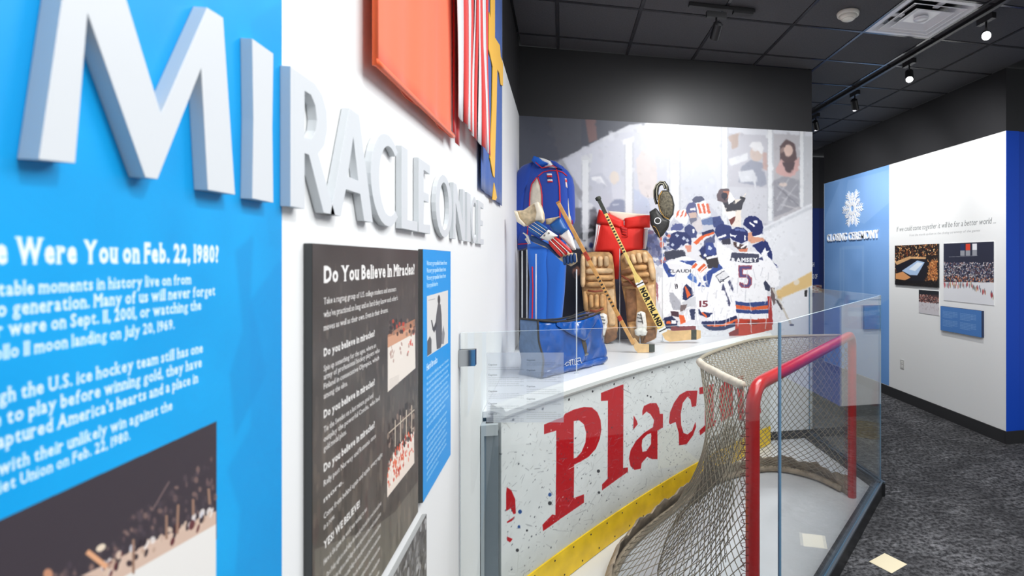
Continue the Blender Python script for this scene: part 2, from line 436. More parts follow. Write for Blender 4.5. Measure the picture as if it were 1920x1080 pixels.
# ceiling: slab, tiles and grid bars
tile_m = mat('black_ceiling_tile', (78, 78, 81), 0.85, noise=0.1, nscale=90, bump=0.15, bscale=350)
bar_m = mat('black_grid_bar', (52, 52, 56), 0.22, spec=0.8)
ceil = struct(MB().box((-0.6, -1.2, ZC + .03), (7.2, YF + .2, ZC + .12)).build('ceiling', black))
GX = [-0.04 + 0.6165 * k for k in range(-1, 9)]; GX[0] = XL + .005; GXm = [x for x in GX if x < XR] + [XR - .002]
GY = [4.49 - 0.6165 * k for k in range(8, -1, -1)]
GY = sorted(GY + [4.49 + 0.6165 * k for k in range(1, 7)]); GY = [y for y in GY if y < YF - .05] + [YF - .002]
DIFF = (GX.index(min(GX, key=lambda x: abs(x - 2.424))), GY.index(min(GY, key=lambda y: abs(y - 3.256))))
tmesh = {}
for i in range(len(GXm) - 1):
    for j in range(len(GY) - 1):
        x0, x1, y0, y1 = GXm[i], GXm[i + 1], GY[j], GY[j + 1]
        if y0 < YB - .02 < y1 and x1 < XE + .1: y1 = YB - .001
        if y0 >= YB - .02 and x1 < XE + .1: continue
        if (i, j) == DIFF or x1 - x0 < .05: continue
        key = (round(x1 - x0, 2), round(y1 - y0, 2))
        if key in tmesh:
            t = tmesh[key].copy(); COL.objects.link(t); t.location = Vector((x0, y0, ZC)) - ORG[ceil.name]
        else:
            t = bevel(obj('ceiling_tile', MB().box((x0 + .012, y0 + .012, ZC), (x1 - .012, y1 - .012, ZC + .022)).v, [(0, 3, 2, 1), (4, 5, 6, 7), (0, 1, 5, 4), (1, 2, 6, 5), (2, 3, 7, 6), (3, 0, 4, 7)], tile_m, origin=(x0, y0, ZC)), .004, 1)
            t.parent = ceil; t.location = Vector((x0, y0, ZC)) - ORG[ceil.name]; tmesh[key] = t
for x in GXm[1:-1]:
    y1 = YB if x < XE else YF
    o = MB().box((x - .0115, GY[0], ZC - .004), (x + .0115, y1, ZC + .03)).build('grid_bar', bar_m, ceil)
for y in GY[1:-1]:
    x0 = XL if y < YB else XE
    o = MB().box((x0, y - .0115, ZC - .0035), (XR, y + .0115, ZC + .029)).build('grid_bar', bar_m, ceil)

# ------------------------------------------------------------------ helpers for prints on walls
def left_canvas(X, y0, y1, z0, z1, res, c):
    def f(u, v):
        p = at(u, v, X=X); return ((p.y - y0) * res, (z1 - p.z) * res)
    cv = Canvas((y1 - y0) * res, (z1 - z0) * res, c, f); cv.res = res; return cv
def right_canvas(X, y0, y1, z0, z1, res, c):
    def f(u, v):
        p = at(u, v, X=X); return ((y1 - p.y) * res, (z1 - p.z) * res)
    cv = Canvas((y1 - y0) * res, (z1 - z0) * res, c, f); cv.res = res; return cv
def back_canvas(Y, x0, x1, z0, z1, res, c):
    def f(u, v):
        p = at(u, v, Y=Y); return ((p.x - x0) * res, (z1 - p.z) * res)
    cv = Canvas((x1 - x0) * res, (z1 - z0) * res, c, f); cv.res = res; return cv
UV4 = [(0, 0), (1, 0), (1, 1), (0, 1)]
def quad(name, a, b, c, d, m, parent=None): return obj(name, [a, b, c, d], [(0, 1, 2, 3)], m, parent, uvs=UV4)
def Yl(u, X=XL): return at(u, PV, X=X).y

# ================================================================== LEFT WALL: blue graphic with text and photograph
gy0, gy1, gz0, gz1 = 0.20, Yl(527), 1.30, 2.42
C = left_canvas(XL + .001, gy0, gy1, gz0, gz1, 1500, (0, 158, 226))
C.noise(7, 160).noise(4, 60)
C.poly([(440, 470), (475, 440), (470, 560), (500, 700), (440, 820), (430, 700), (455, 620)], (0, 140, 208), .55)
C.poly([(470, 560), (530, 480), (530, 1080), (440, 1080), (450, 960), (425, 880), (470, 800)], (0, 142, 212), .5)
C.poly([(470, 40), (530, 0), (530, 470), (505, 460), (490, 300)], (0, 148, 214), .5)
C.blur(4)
def ltext(st, ur, vr, hpx, **k):
    """line of text ending at pixel (ur, vr) with letters hpx tall there"""
    x, y = C.fmap(ur, vr); x2, y2 = C.fmap(ur, vr - hpx); C.text(st, x, y, (y - y2) / .72, k.pop('col', (232, 240, 246)), right=True, **k)
ltext('Where Were You on Feb. 22, 1980?', 411, 490, 30, bold=0.05, serif=True, xs=0.655)
for st, ur, vr in (('Unforgettable moments in history live on from', 359, 531), ('generation to generation. Many of us will never forget', 404, 552),
                   ('where they ever were on Sept. 11, 2001, or watching the', 378, 579), ('Apollo 11 moon landing on July 20, 1969.', 328, 615),
                   ('Even though the U.S. ice hockey team still has one', 381, 659), ('more game to play before winning gold, they have', 379, 686),
                   ("already captured America's hearts and a place in", 372, 715), ('history with their unlikely win against the', 324, 766),
                   ('Soviet Union on Feb. 22, 1980.', 245, 822)):
    ltext(st, ur, vr, 18, bold=0.03, serif=True, xs=0.8)
# the printed photograph: dark stands, boards, players, white ice
ph = [(-500, 1470), (406, 789), (406, 1090), (-500, 1900)]
C.poly([(-600, 1250), (0, 974), (406, 789), (406, 1010), (0, 1330)], (62, 55, 62))
rnd = random.Random(3)
def pline(t, dv): return (t, 974 - (974 - 789) * t / 406 + dv)
for k in range(240):
    t = rnd.uniform(20, 404); dv = rnd.uniform(60, 185) * (0.75 + .25 * t / 406) + (405 - t) * .33
    c = rnd.choice([(92, 78, 84), (120, 96, 96), (80, 70, 78), (150, 120, 110), (70, 60, 66)])
    C.ell(*pline(t, dv), rnd.uniform(2, 5), rnd.uniform(3, 8), c, .6)
C.poly([(150, 1080), (405, 957), (405, 984), (230, 1085)], (212, 184, 166))
C.poly([(215, 1090), (405, 982), (405, 1100), (100, 1150)], (232, 229, 224))
for k in range(60):
    t = rnd.uniform(180, 400); y = 968 + (405 - t) * .50 + rnd.uniform(-22, 8)
    C.ell(t, y, rnd.uniform(2, 6), rnd.uniform(5, 11), rnd.choice([(206, 206, 214), (235, 226, 220), (90, 40, 44), (190, 160, 140), (46, 36, 44), (215, 190, 170)]), .9, rot=.3)
for a, bb in (((250, 1075), (250, 1010)), ((312, 1010), (312, 965)), ((332, 1000), (334, 945)), ((393, 945), (391, 915)), ((362, 965), (362, 935))): C.line(a, bb, 5, (150, 118, 100))
C.line((285, 957), (317, 902), 2.5, (120, 100, 100))
C.line((163, 1033), (200, 1062), 11, (226, 168, 128)); C.ell(189, 1026, 10, 6, (232, 214, 190), rot=-.6); C.ell(90, 1076, 9, 11, (196, 140, 110))
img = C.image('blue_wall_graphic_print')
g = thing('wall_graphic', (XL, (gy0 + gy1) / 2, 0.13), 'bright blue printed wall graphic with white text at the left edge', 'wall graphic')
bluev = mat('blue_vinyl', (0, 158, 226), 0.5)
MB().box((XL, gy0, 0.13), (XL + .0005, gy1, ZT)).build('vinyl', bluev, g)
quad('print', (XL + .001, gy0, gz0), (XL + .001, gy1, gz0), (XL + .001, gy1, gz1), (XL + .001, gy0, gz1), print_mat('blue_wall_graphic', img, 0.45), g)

# ------------------------------------------------------------------ raised letters MIRACLE ON ICE
def flat_mesh(loops, t, bev=0.0):
    """outline loops (2D) filled and made t thick, from z 0 to t"""
    cu = bpy.data.curves.new('outline', 'CURVE'); cu.dimensions = '2D'; cu.fill_mode = 'BOTH'; cu.extrude = t / 2 - bev; cu.bevel_depth = bev; cu.offset = -bev
    for lp in loops:
        sp = cu.splines.new('POLY'); sp.points.add(len(lp) - 1); sp.use_cyclic_u = True
        for p, q in zip(sp.points, lp): p.co = (q[0], q[1], 0, 1)
    o = bpy.data.objects.new('outline', cu); COL.objects.link(o)
    me = bpy.data.meshes.new_from_object(o.evaluated_get(bpy.context.evaluated_depsgraph_get()))
    bpy.data.objects.remove(o); bpy.data.curves.remove(cu)
    V = [(v.co.x, v.co.y, v.co.z + t / 2) for v in me.vertices]; Fc = [tuple(p.vertices) for p in me.polygons]
    bpy.data.meshes.remove(me); return V, Fc
def arc(cx, cy, rx, ry, a0, a1, n): return [(cx + rx * math.cos(math.radians(a0 + (a1 - a0) * i / n)), cy + ry * math.sin(math.radians(a0 + (a1 - a0) * i / n))) for i in range(n + 1)]
LET = {
 'I': [[(0, 0), (1, 0), (.95, .5), (1, 1), (0, 1), (.05, .5)]],
 'R': [[(0, 0), (.30, 0), (.30, .42), (.40, .42), (.76, 0), (1.08, 0), (.62, .46), (.78, .55), (.86, .70), (.84, .84), (.72, .95), (.54, 1), (0, 1)],
       [(.30, .54), (.45, .55), (.56, .63), (.59, .72), (.55, .83), (.45, .89), (.30, .89)]],
 'A': [[(0, 0), (.21, 0), (.32, .25), (.66, .25), (.76, 0), (1, 0), (.63, 1), (.40, 1)], [(.36, .37), (.61, .37), (.49, .76)]],
 'C': [arc(.56, .5, .56, .51, 48, 312, 20) + arc(.62, .5, .36, .39, 306, 54, 18)],
 'L': [[(0, 0), (1, 0), (1, .13), (.36, .12), (.36, 1), (0, 1)]],
 'E': [[(0, 0), (1, 0), (1, .13), (.42, .12), (.42, .45), (.86, .45), (.86, .57), (.42, .57), (.42, .88), (.96, .87), (.96, 1), (0, 1)]],
 'O': [arc(.5, .5, .5, .51, 0, 345, 23), arc(.5, .5, .29, .39, 0, 345, 23)],
 'N': [[(0, 0), (.19, 0), (.19, .66), (.76, 0), (1, 0), (1, 1), (.81, 1), (.81, .36), (.24, 1), (0, 1)]],
}
XF = XL + .0125
paint = mat('white_letter_paint', (212, 216, 219), 0.45)
zb = at(137.5, 306, X=XF).z; zt = at(416, 33, X=XF).z
zcap0 = at(490, 376, X=XF).z; zcap1 = at(490, 86, X=XF).z
Mpx = [(69, 299), (137.5, 306), (161, 25), (270, 332.5), (292.5, 336), (375, 127.5), (387.5, 356), (438.5, 365), (416, 33), (386, 14), (299, 212.5), (198, -119), (136, -163)]
LETTERS = [('M', 0, 0, 'big white raised letter M on the blue wall graphic'), ('I', 471, 510.5, 'white raised letter I between M and R, on the edge of the blue graphic'),
           ('R', 543, 622, 'white raised letter R right of the blue graphic'), ('A', 618, 698, 'white raised letter A between R and C'), ('C', 694, 748, 'white raised letter C of the first word, between A and L'),
           ('L', 752, 782, 'white raised letter L under the red flag'), ('E', 784, 806, 'white raised letter E ending the first word'), ('O', 816, 847, 'white raised letter O, above the narrow blue panel'),
           ('N', 849.5, 871, 'white raised letter N right of the O'), ('I', 875, 882, 'thin white raised letter I after the N'), ('C', 883, 894, 'small-looking white raised letter C in the last word'), ('E', 896, 906.5, 'last white raised letter E, farthest along the wall')]
for ch, uL, uR, lab in LETTERS:
    if ch == 'M': P = [[((p := at(u, v, X=XF)).y, p.z) for u, v in Mpx]]
    else:
        y0, y1 = Yl(uL, XF), Yl(uR, XF); P = [[(y0 + x * (y1 - y0), zcap0 + y * (zcap1 - zcap0)) for x, y in lp] for lp in LET[ch]]
    V, Fc = flat_mesh(P, .0125, .0004)
    o = obj('raised_letter', [(XL + z + .0012, x, y) for x, y, z in V], Fc, paint)
    tag(o, lab, 'letter', 'raised letters of the wall title')

# ------------------------------------------------------------------ text panels on the left wall
edge_dark = mat('dark_panel_edge', (62, 64, 64), 0.5)
def panel(name, y0, y1, z0, z1, img, label, cat, edge=edge_dark, t=.0115, rough=.4):
    g = thing(name, (XL, (y0 + y1) / 2, z0), label, cat)
    bevel(MB().box((XL + .0003, y0, z0), (XL + t, y1, z1)).build('backing_board', edge, g), .0007, 1)
    quad('print', (XL + t + .0004, y0 + .0004, z0 + .0004), (XL + t + .0004, y1 - .0004, z0 + .0004), (XL + t + .0004, y1 - .0004, z1 - .0004), (XL + t + .0004, y0 + .0004, z1 - .0004), print_mat(name, img, rough), g)
    return g
XP = XL + .0119
py0, py1 = Yl(585.5, XP), Yl(784, XP); pz1 = at(585, 456, X=XP).z; pz0 = at(781, 965, X=XP).z
C = left_canvas(XP, py0, py1, pz0, pz1, 1500, (70, 65, 62))
h = np.linspace(0, 1, C.h)[:, None, None]; C.a = C.a * (1 - h) + np.array((88, 84, 78)) * h
C.noise(10, 90)
rnd = random.Random(11)
for k in range(560):
    x = rnd.uniform(0, C.w); y = C.h * rnd.uniform(0.02, 1); f_ = .25 + .75 * (y / C.h)
    c = rnd.choice([(132, 118, 104), (40, 38, 38), (110, 100, 92), (156, 144, 128), (54, 50, 48), (96, 72, 70), (44, 42, 42)])
    sz = rnd.uniform(6, 24) * (.5 + y / C.h)
    C.ell(x, y, sz * .55, sz * rnd.uniform(1, 2.2), c, .12 + .32 * f_ * rnd.random(), mapped=False)
C.poly([(590, 1080), (590, 1030), (700, 990), (740, 960), (785, 900), (785, 1080)], (150, 146, 132), .35)
wt = (240, 238, 234)
def ptext(st, ul, vl, hpx, ur=None, vr=None, **k):
    x, y = C.fmap(ul, vl); x2, y2 = C.fmap(ul, vl - hpx)
    C.text(st, x, y, (y - y2) / .72, k.pop('col', wt), fit=(C.fmap(ur, vr or vl)[0] - x) if ur else None, **k)
ptext('Do You Believe In Miracles?', 607, 529, 31, 778, bold=0.04, serif=True)
def ztext(ls, h, bold):
    for st, vl, ur in ls: ptext(st, 607, vl, h, ur, bold=bold, serif=True)
ztext([('Take a ragtag group of U.S. college students and amateurs', 570, 743), ("who've practiced so long and so hard they know each other's", 595, 746), ('moves as well as their own. Even in their dreams.', 620, 728)], 12.5, 0.01)
ztext([('Do you believe in miracles?', 668, 703)], 15, 0.035)
ztext([('Spin up something for the ages, where an', 696, 705), ('army of professional hockey players who', 712, 712), ('Finland in consecutive Olympics, which', 730, 711), ('among the elite.', 748, 652)], 11, 0.01)
ztext([('Do you believe in miracles?', 784, 703)], 15, 0.035)
ztext([('Tie the Swedes on a last minute goal and', 811, 700), ('outplay the powerful Czechs, who had', 829, 712), ('gold medal plans.', 847, 650)], 11, 0.01)
ztext([('Do you believe in miracles?', 885, 703)], 15, 0.035)
ztext([('Rally past Norway and Romania once', 912, 705), ('more.', 943, 645)], 11, 0.01)
ztext([('Come from behind again and again, every night', 974, 717), ('in a row.', 994, 628)], 11, 0.01)
ztext([('YES! WE BELIEVE!', 1031, 675)], 15, 0.035)
ztext([('Here is the game the world was waiting to see', 1060, 688)], 11, 0.01)
for k in range(9):
    ptext('On a Friday night in a small village the team played on and the crowd counted down', 612 + 9 * k * .6, 1084 + 17.5 * k, 10.5, 715 - .6 * k, bold=.01, serif=True)
# photographs on the panel: upper and lower rink shots
C.poly([(727, 632), (778, 612), (779, 690), (727, 735)], (238, 228, 216)); C.poly([(727, 628), (750, 612), (778, 598), (778, 624), (727, 652)], (206, 140, 104), .8)
for k in range(40): C.ell(rnd.uniform(727, 778), rnd.uniform(600, 628), 2, 4, rnd.choice([(60, 46, 44), (200, 70, 50), (150, 120, 104), (46, 44, 44)]), .8)
for k in range(26):
    x = rnd.choice((733, 737, 752, 766, 769, 772, 775)) + rnd.uniform(-2, 2); y = 668 - (x - 733) * .35 + rnd.uniform(-18, 14)
    C.ell(x, y, rnd.uniform(.6, 1.6), rnd.uniform(2, 5), rnd.choice([(212, 72, 56), (228, 110, 80), (170, 130, 120), (244, 236, 226)]) if x > 745 else (180, 146, 132), .85, rot=rnd.uniform(-.3, .3))
for k in range(7): C.line((730, 712 + k * 2.6), (748, 704 + k * 2.6 - 1), .8, (190, 180, 170), .7)
C.poly([(726, 890), (738, 848), (776, 800), (777, 868), (726, 933)], (240, 226, 212))
for k in range(90):
    x = rnd.uniform(727, 777); C.ell(x, 862 - (x - 727) * 1.1 + rnd.uniform(-65, 6), 2, 6, rnd.choice([(52, 44, 42), (110, 90, 80), (150, 130, 116), (70, 60, 56), (40, 36, 36)]), .8)
for k in range(110):
    x = rnd.uniform(727, 776); C.ell(x, 905 - (x - 727) * 1.3 + rnd.uniform(-42, 10), rnd.uniform(.5, 1.4), rnd.uniform(2, 6), rnd.choice([(222, 76, 44), (232, 100, 60), (196, 60, 40), (244, 236, 226)]), .95)
C.line((729, 812), (777, 768), 2, (200, 186, 166)); 
for x in (741, 751, 762, 772): C.line((x, 850 - (x - 727) * .9), (x, 800 - (x - 727) * .9), 1.6, (200, 186, 166))
panel('text_panel', py0, py1, pz0, pz1, C.image('black_panel_print'), 'tall dark grey text panel headed with a question, crowd photo print', 'panel')
qy0, qy1 = Yl(793, XP), Yl(845, XP); qz1 = at(793, 467, X=XP).z; qz0 = at(793, 943, X=XP).z
C = left_canvas(XP, qy0, qy1, qz0, qz1, 1700, (0, 152, 230))
def qlines(vs, h, ends, words, bold=.005):
    for v, ue in zip(vs, ends): ptext(words, 800, v, h, ue, bold=bold, serif=True, col=(205, 232, 250))
qlines((497, 511, 525, 539), 8.5, (838, 836, 836, 821), 'Victory propelled them from', .03)
C.poly([(800.5, 555), (840, 544), (840, 643), (801, 669)], (226, 224, 220))
bw = (70, 70, 72)
C.ell(823, 562, 2.6, 9, bw); C.poly([(818, 590), (821, 570), (826, 570), (828, 590), (829, 640), (826, 652), (819, 655), (816, 610)], (92, 92, 94)); C.poly([(808, 600), (810, 600), (813, 614), (818, 600), (819, 612), (814, 624), (811, 618)], bw)
C.poly([(801, 640), (806, 630), (809, 636), (809, 662), (801, 668)], (96, 96, 96)); C.poly([(828, 630), (831, 610), (834, 625), (832, 645), (828, 645)], (140, 140, 142)); C.line((803, 563), (816, 560), 1.5, (180, 180, 180))
ptext('Herb Brooks', 800, 695, 12, 820, bold=.04, serif=True, col=(225, 240, 252))
qlines([712 + 11.5 * k for k in range(9)], 6.5, (841, 842, 840, 842, 839, 841, 840, 842, 835), 'the coach who drilled his young team of amateurs')
qlines([823 + 11.5 * k for k in range(8)], 6.5, (838, 836, 838, 835, 838, 836, 837, 822), 'again and again until they could skate with anyone')
panel('text_panel', qy0, qy1, qz0, qz1, C.image('blue_panel_print'), 'narrow bright blue text panel with a black and white portrait photo', 'panel')
ry0, ry1 = Yl(640, XP), Yl(800, XP); rz1 = at(800, 963, X=XP).z; rz0 = rz1 - .40
C = left_canvas(XP, ry0, ry1, rz0, rz1, 1100, (96, 96, 97))
for k in range(900):
    C.ell(rnd.uniform(0, C.w), rnd.uniform(0, C.h), rnd.uniform(3, 14), rnd.uniform(4, 18), rnd.choice([(60, 60, 62), (150, 150, 150), (110, 110, 112), (200, 200, 200), (40, 40, 42), (84, 84, 86)]), .6, mapped=False)
panel('photo_panel', ry0, ry1, rz0, rz1, C.image('grey_photo_print'), 'black and white crowd photo panel with grey edge, lowest on the wall', 'panel', mat('light_panel_edge', (150, 151, 150), .5))

# ------------------------------------------------------------------ flags
def fabric(name, c): return mat(name, c, .8, bump=.06, bscale=500, sheen=.3)
redf, wf, bf, yf = fabric('red_flag_cloth', (250, 104, 52)), fabric('white_flag_cloth', (236, 236, 238)), fabric('blue_flag_cloth', (8, 82, 168)), fabric('yellow_flag_cloth', (246, 186, 20))
def cloth(name, y0, y1, zbl, zbr, ztop, X, m, parent, amp, freq, ph=0, nx=40, nz=24, taper=0.0, sway=0.0):
    """hanging cloth sheet with vertical folds, its bottom edge running from zbl to zbr"""
    V = []; Fc = []
    for side in (0, 1):
        for j in range(nz + 1):
            b = j / nz
            for i in range(nx + 1):
                a = i / nx; z = (zbl + (zbr - zbl) * a) * (1 - b) + ztop * b
                y = y0 + (y1 - y0) * a + sway * (1 - b) * math.sin(a * 3.1)
                fold = amp * (math.sin(freq * a * 6.28 + ph + .8 * b) + .5 * math.sin(freq * 2.3 * a * 6.28 + ph * 2 - 1.7 * b)) * (.55 + .45 * (1 - b))
                V.append((X + fold + .0012 * side, y, z))
    st = (nx + 1) * (nz + 1)
    for j in range(nz):
        for i in range(nx):
            k = j * (nx + 1) + i; Fc.append((k, k + 1, k + nx + 2, k + nx + 1)); Fc.append((st + k, st + k + nx + 1, st + k + nx + 2, st + k + 1))
    for i in range(nx): Fc.append((i, st + i, st + i + 1, i + 1))
    for j in range(nz):
        k = j * (nx + 1); Fc.append((k, k + nx + 1, st + k + nx + 1, st + k)); k += nx; Fc.append((k, st + k, st + k + nx + 1, k + nx + 1))
    return obj(name, V, Fc, m, parent, smooth=True)
XG = XL + .022; ZFT = 3.46
ya, yb2 = Yl(698, XG), Yl(846, XG); za, zb_ = at(698, 121, X=XG).z, at(857, 271, X=XG).z
g = thing('hanging_flag', (XG, (ya + yb2) / 2, za), 'plain orange-red flag hanging on the white wall', 'flag', 'flags hung along the left wall')
cloth('cloth', ya, yb2, za, zb_, ZFT, XG, redf, g, .004, 2.0, .6)
cloth('folded_edge', yb2 - .002, Yl(858, XG), zb_ + .02, zb_ - .004, ZFT, XG + .003, fabric('shaded_red_fold_cloth', (200, 16, 20)), g, .004, 1, .3, 8, 16)  # same flag cloth; the shade of the fold is put into the deeper red
hem = [(XG + .006, ya + (yb2 - ya) * i / 24, za + (zb_ - za) * i / 24 + .006) for i in range(25)]
MB().tube(hem, .007, 6).build('hem', redf, g, True)
MB().tube([(XG + .004, ya + .004, za), (XG + .004, ya + .004, ZFT)], .006, 6).build('side_hem', redf, g, True)
rod_m = mat('dark_flag_rod', (40, 40, 42), .4)
MB().tube([(XL + .03, ya - .03, ZFT), (XL + .03, Yl(860, XG), ZFT)], .011, 10).build('flag_rod', rod_m, g, True)
# striped flag, seen from the side its pleats bunch up
XU = XL + .045
ut = [438, 474, 506, 526, 541, 545, 556, 562, 582, 600, 613]; ub = [456, 478, 500, 511, 528, 540, 556, 574, 598, 606, 619]
ut = [690 + x / 2.7 for x in ut]; ub = [690 + x / 2.7 for x in ub]
g = thing('hanging_flag', (XU, Yl(ub[0], XU), at(858, 221, X=XU).z), 'red and white striped flag hanging in folds behind the plain red one', 'flag', 'flags hung along the left wall')
for i in range(len(ut) - 1):
    V = []; Fc = []; nz = 14
    for j in range(nz + 1):
        b = j / nz
        for e in (0, 1, 2):
            q = i + e / 2; lo = int(q); fr = q - lo; hi = min(lo + 1, len(ut) - 1)
            u_t = ut[lo] * (1 - fr) + ut[hi] * fr; u_b = ub[lo] * (1 - fr) + ub[hi] * fr
            zb0 = at(u_b, 218 + (u_b - 858.9) * 1.25, X=XU).z; zs = zb0 * (1 - b) + ZFT * b
            s_ = min(1, max(0, (zs - zb0) / .42)); s_ = s_ ** 1.5
            y = Yl(u_b, XU) * (1 - s_) + Yl(u_t, XU) * s_
            V.append((XU + (.005 if e == 1 else 0) * (1 if i % 2 else -.4) + .004 * math.sin(b * 5 + i), y + .003 * math.sin(6 * b + i), zs))
    for j in range(nz):
        for e in (0, 1): k = j * 3 + e; Fc.append((k, k + 1, k + 4, k + 3))
    o = obj('stripe', V, Fc, wf if i % 2 == 0 else fabric('red_stripe_cloth', (222, 36, 32)), g, smooth=True)
    sd = o.modifiers.new('cloth', 'SOLIDIFY'); sd.thickness = .0015
MB().tube([(XU, Yl(853, XU), ZFT), (XU, Yl(919, XU), ZFT)], .011, 10).build('flag_rod', rod_m, g, True)
XSW = XL + .012
g = thing('hanging_flag', (XSW, Yl(920, XSW), at(920, 368, X=XSW).z), 'blue flag with a yellow cross, farthest of the flags on the wall', 'flag', 'flags hung along the left wall')
cloth('cloth', Yl(899.5, XSW), Yl(941.5, XSW), at(899.5, 352, X=XSW).z, at(941, 386, X=XSW).z, ZFT, XSW, bf, g, .0035, 2.6, 1.2, 44, 16)
cross = ZZ(690, 0, 2.7, [(620, -700), (645, -700), (643, 190), (668, 230), (672, 285), (684, 320), (684, 435), (672, 428), (665, 370), (655, 350), (652, 520), (645, 760), (642, 900), (634, 890), (618, 800), (628, 560), (632, 340), (612, 250), (613, 60), (621, 90)])
MB().prism([at(u, v, X=XSW + .009) for u, v in cross], Vector((-.004, 0, 0))).build('yellow_cross', yf, g)
MB().prism([at(u, v, X=XSW + .009) for u, v in ZZ(690, 0, 2.7, [(640, 925), (653, 1000), (648, 1014), (632, 1010)])], Vector((-.004, 0, 0))).build('yellow_cross', yf, g)
MB().tube([(XSW + .01, Yl(898, XSW), ZFT), (XSW + .01, Yl(943, XSW), ZFT)], .008, 8).build('flag_rod', rod_m, g, True)
# ================================================================== MURAL on the back wall
YM = YB - .006
mx0, mx1, mz0, mz1 = XL + .001, XE - .002, 0.13, at(1250, 232, Y=YM).z
mz1 = ZT
C = back_canvas(YM, mx0, mx1, mz0, mz1, 420, (214, 216, 222))
C.noise(5, 40)
rnd = random.Random(5)
P = C.poly
P([(950, 100), (1130, 100), (1130, 500), (950, 500)], (196, 198, 206)); P([(1060, 300), (1160, 250), (1250, 240), (1250, 420), (1100, 440)], (206, 208, 218), .8)
P([(940, 150), (1230, 180), (1230, 228), (1180, 234), (1130, 258), (1050, 300), (1016, 306), (940, 340)], (78, 81, 92)); P([(1096, 215), (1116, 215), (1120, 262), (1104, 268)], (150, 106, 98), .6)
P([(1030, 220), (1090, 215), (1090, 280), (1050, 298)], (92, 92, 98), .6)
P([(1040, 302), (1052, 296), (1128, 420), (1116, 420)], (148, 148, 154), .8)
P([(960, 335), (1016, 306), (1046, 300), (1085, 372), (1085, 400), (960, 480)], (172, 174, 182), .9)
P([(1070, 390), (1118, 388), (1122, 430), (1110, 446), (1070, 450)], (106, 108, 116)); P([(1104, 395), (1118, 400), (1116, 440), (1102, 436)], (128, 130, 138))
# faces and shoulders behind the glass, left half
P([(1106, 330), (1128, 324), (1146, 345), (1150, 392), (1106, 392)], (190, 193, 204), .8); C.ell(1152, 333, 9, 12, (226, 214, 202), .9); P([(1108, 332), (1126, 330), (1138, 350), (1132, 344), (1110, 338)], (238, 239, 242), .9)
P([(1140, 400), (1144, 382), (1152, 374), (1182, 374), (1180, 404)], (140, 147, 170), .95); C.line((1148, 384), (1160, 383), 2.5, (200, 205, 216), .9)
P([(1192, 300), (1204, 282), (1224, 282), (1232, 320), (1230, 370), (1200, 372)], (226, 214, 208), .75); P([(1186, 352), (1214, 372), (1222, 400), (1186, 400)], (188, 197, 218), .8)
P([(1276, 345), (1320, 300), (1344, 340), (1344, 372), (1290, 378)], (196, 203, 219), .8); P([(1290, 250), (1310, 240), (1330, 252), (1326, 276), (1300, 280)], (226, 224, 224), .8)
# spectators, right half
P([(1278, 245), (1350, 250), (1350, 420), (1278, 410)], (214, 216, 222), .7); P([(1366, 250), (1440, 254), (1440, 425), (1366, 400)], (193, 193, 200)); P([(1370, 254), (1384, 250), (1384, 275), (1372, 280)], (176, 150, 134), .7)
P([(1366, 298), (1402, 286), (1402, 300), (1368, 312)], (228, 230, 232), .8)
C.ell(1418, 288, 12, 15, (206, 188, 178), .9); P([(1404, 274), (1410, 266), (1426, 266), (1432, 278), (1428, 290), (1420, 282)], (226, 226, 228)); P([(1390, 312), (1408, 300), (1430, 306), (1438, 345), (1428, 350), (1384, 342)], (152, 156, 170), .9); P([(1430, 286), (1438, 286), (1438, 320), (1430, 320)], (196, 160, 150), .7)
P([(1384, 322), (1412, 318), (1418, 332), (1416, 356), (1412, 340), (1388, 342)], (226, 228, 231), .8)
P([(1450, 250), (1502, 254), (1502, 392), (1450, 416)], (186, 184, 188)); P([(1462, 300), (1462, 274), (1474, 260), (1490, 270), (1494, 300), (1488, 310), (1470, 306)], (104, 88, 90)); C.ell(1478, 282, 8.5, 11, (218, 190, 178)); P([(1454, 318), (1464, 298), (1480, 312), (1498, 294), (1500, 316), (1482, 332), (1468, 330), (1456, 326)], (208, 170, 166)); P([(1466, 304), (1490, 304), (1486, 326), (1474, 322)], (98, 84, 88))
P([(1450, 338), (1470, 330), (1500, 338), (1502, 384), (1476, 398), (1450, 408)], (156, 156, 163)); 
for k in range(8): C.line((rnd.uniform(1452, 1470), rnd.uniform(335, 400)), (rnd.uniform(1476, 1500), rnd.uniform(335, 395)), 2.5, rnd.choice([(190, 190, 196), (130, 130, 138), (210, 208, 210)]), .7)
C.ell(1468, 346, 8, 4, (222, 204, 194), .8)
P([(1508, 255), (1524, 256), (1524, 380), (1508, 386)], (196, 198, 202)); P([(1366, 350), (1440, 352), (1440, 420), (1400, 410), (1366, 400)], (206, 207, 213), .8)
for a, b_, t_, bt in ((1092, 1104, 300, 450), (1173, 1186, 262, 404), (1257, 1274, 225, 420), (1354, 1364, 238, 420), (1440, 1448, 240, 414), (1500, 1507, 245, 388)):
    P([(a - 2, t_), (b_ + 2, t_), (b_ + 2, bt), (a - 2, bt)], (190, 193, 198), .8); P([(a, t_), (b_ - 1, t_), (b_ - 1, bt), (a, bt)], (228, 230, 232))
P([(1090, 292), (1110, 288), (1110, 304), (1090, 308)], (214, 216, 219)); P([(1168, 262), (1188, 256), (1188, 266), (1168, 272)], (236, 237, 239)); P([(1258, 284), (1272, 284), (1272, 304), (1258, 306)], (240, 240, 240)); P([(1258, 304), (1272, 303), (1272, 308), (1258, 310)], (160, 160, 164))
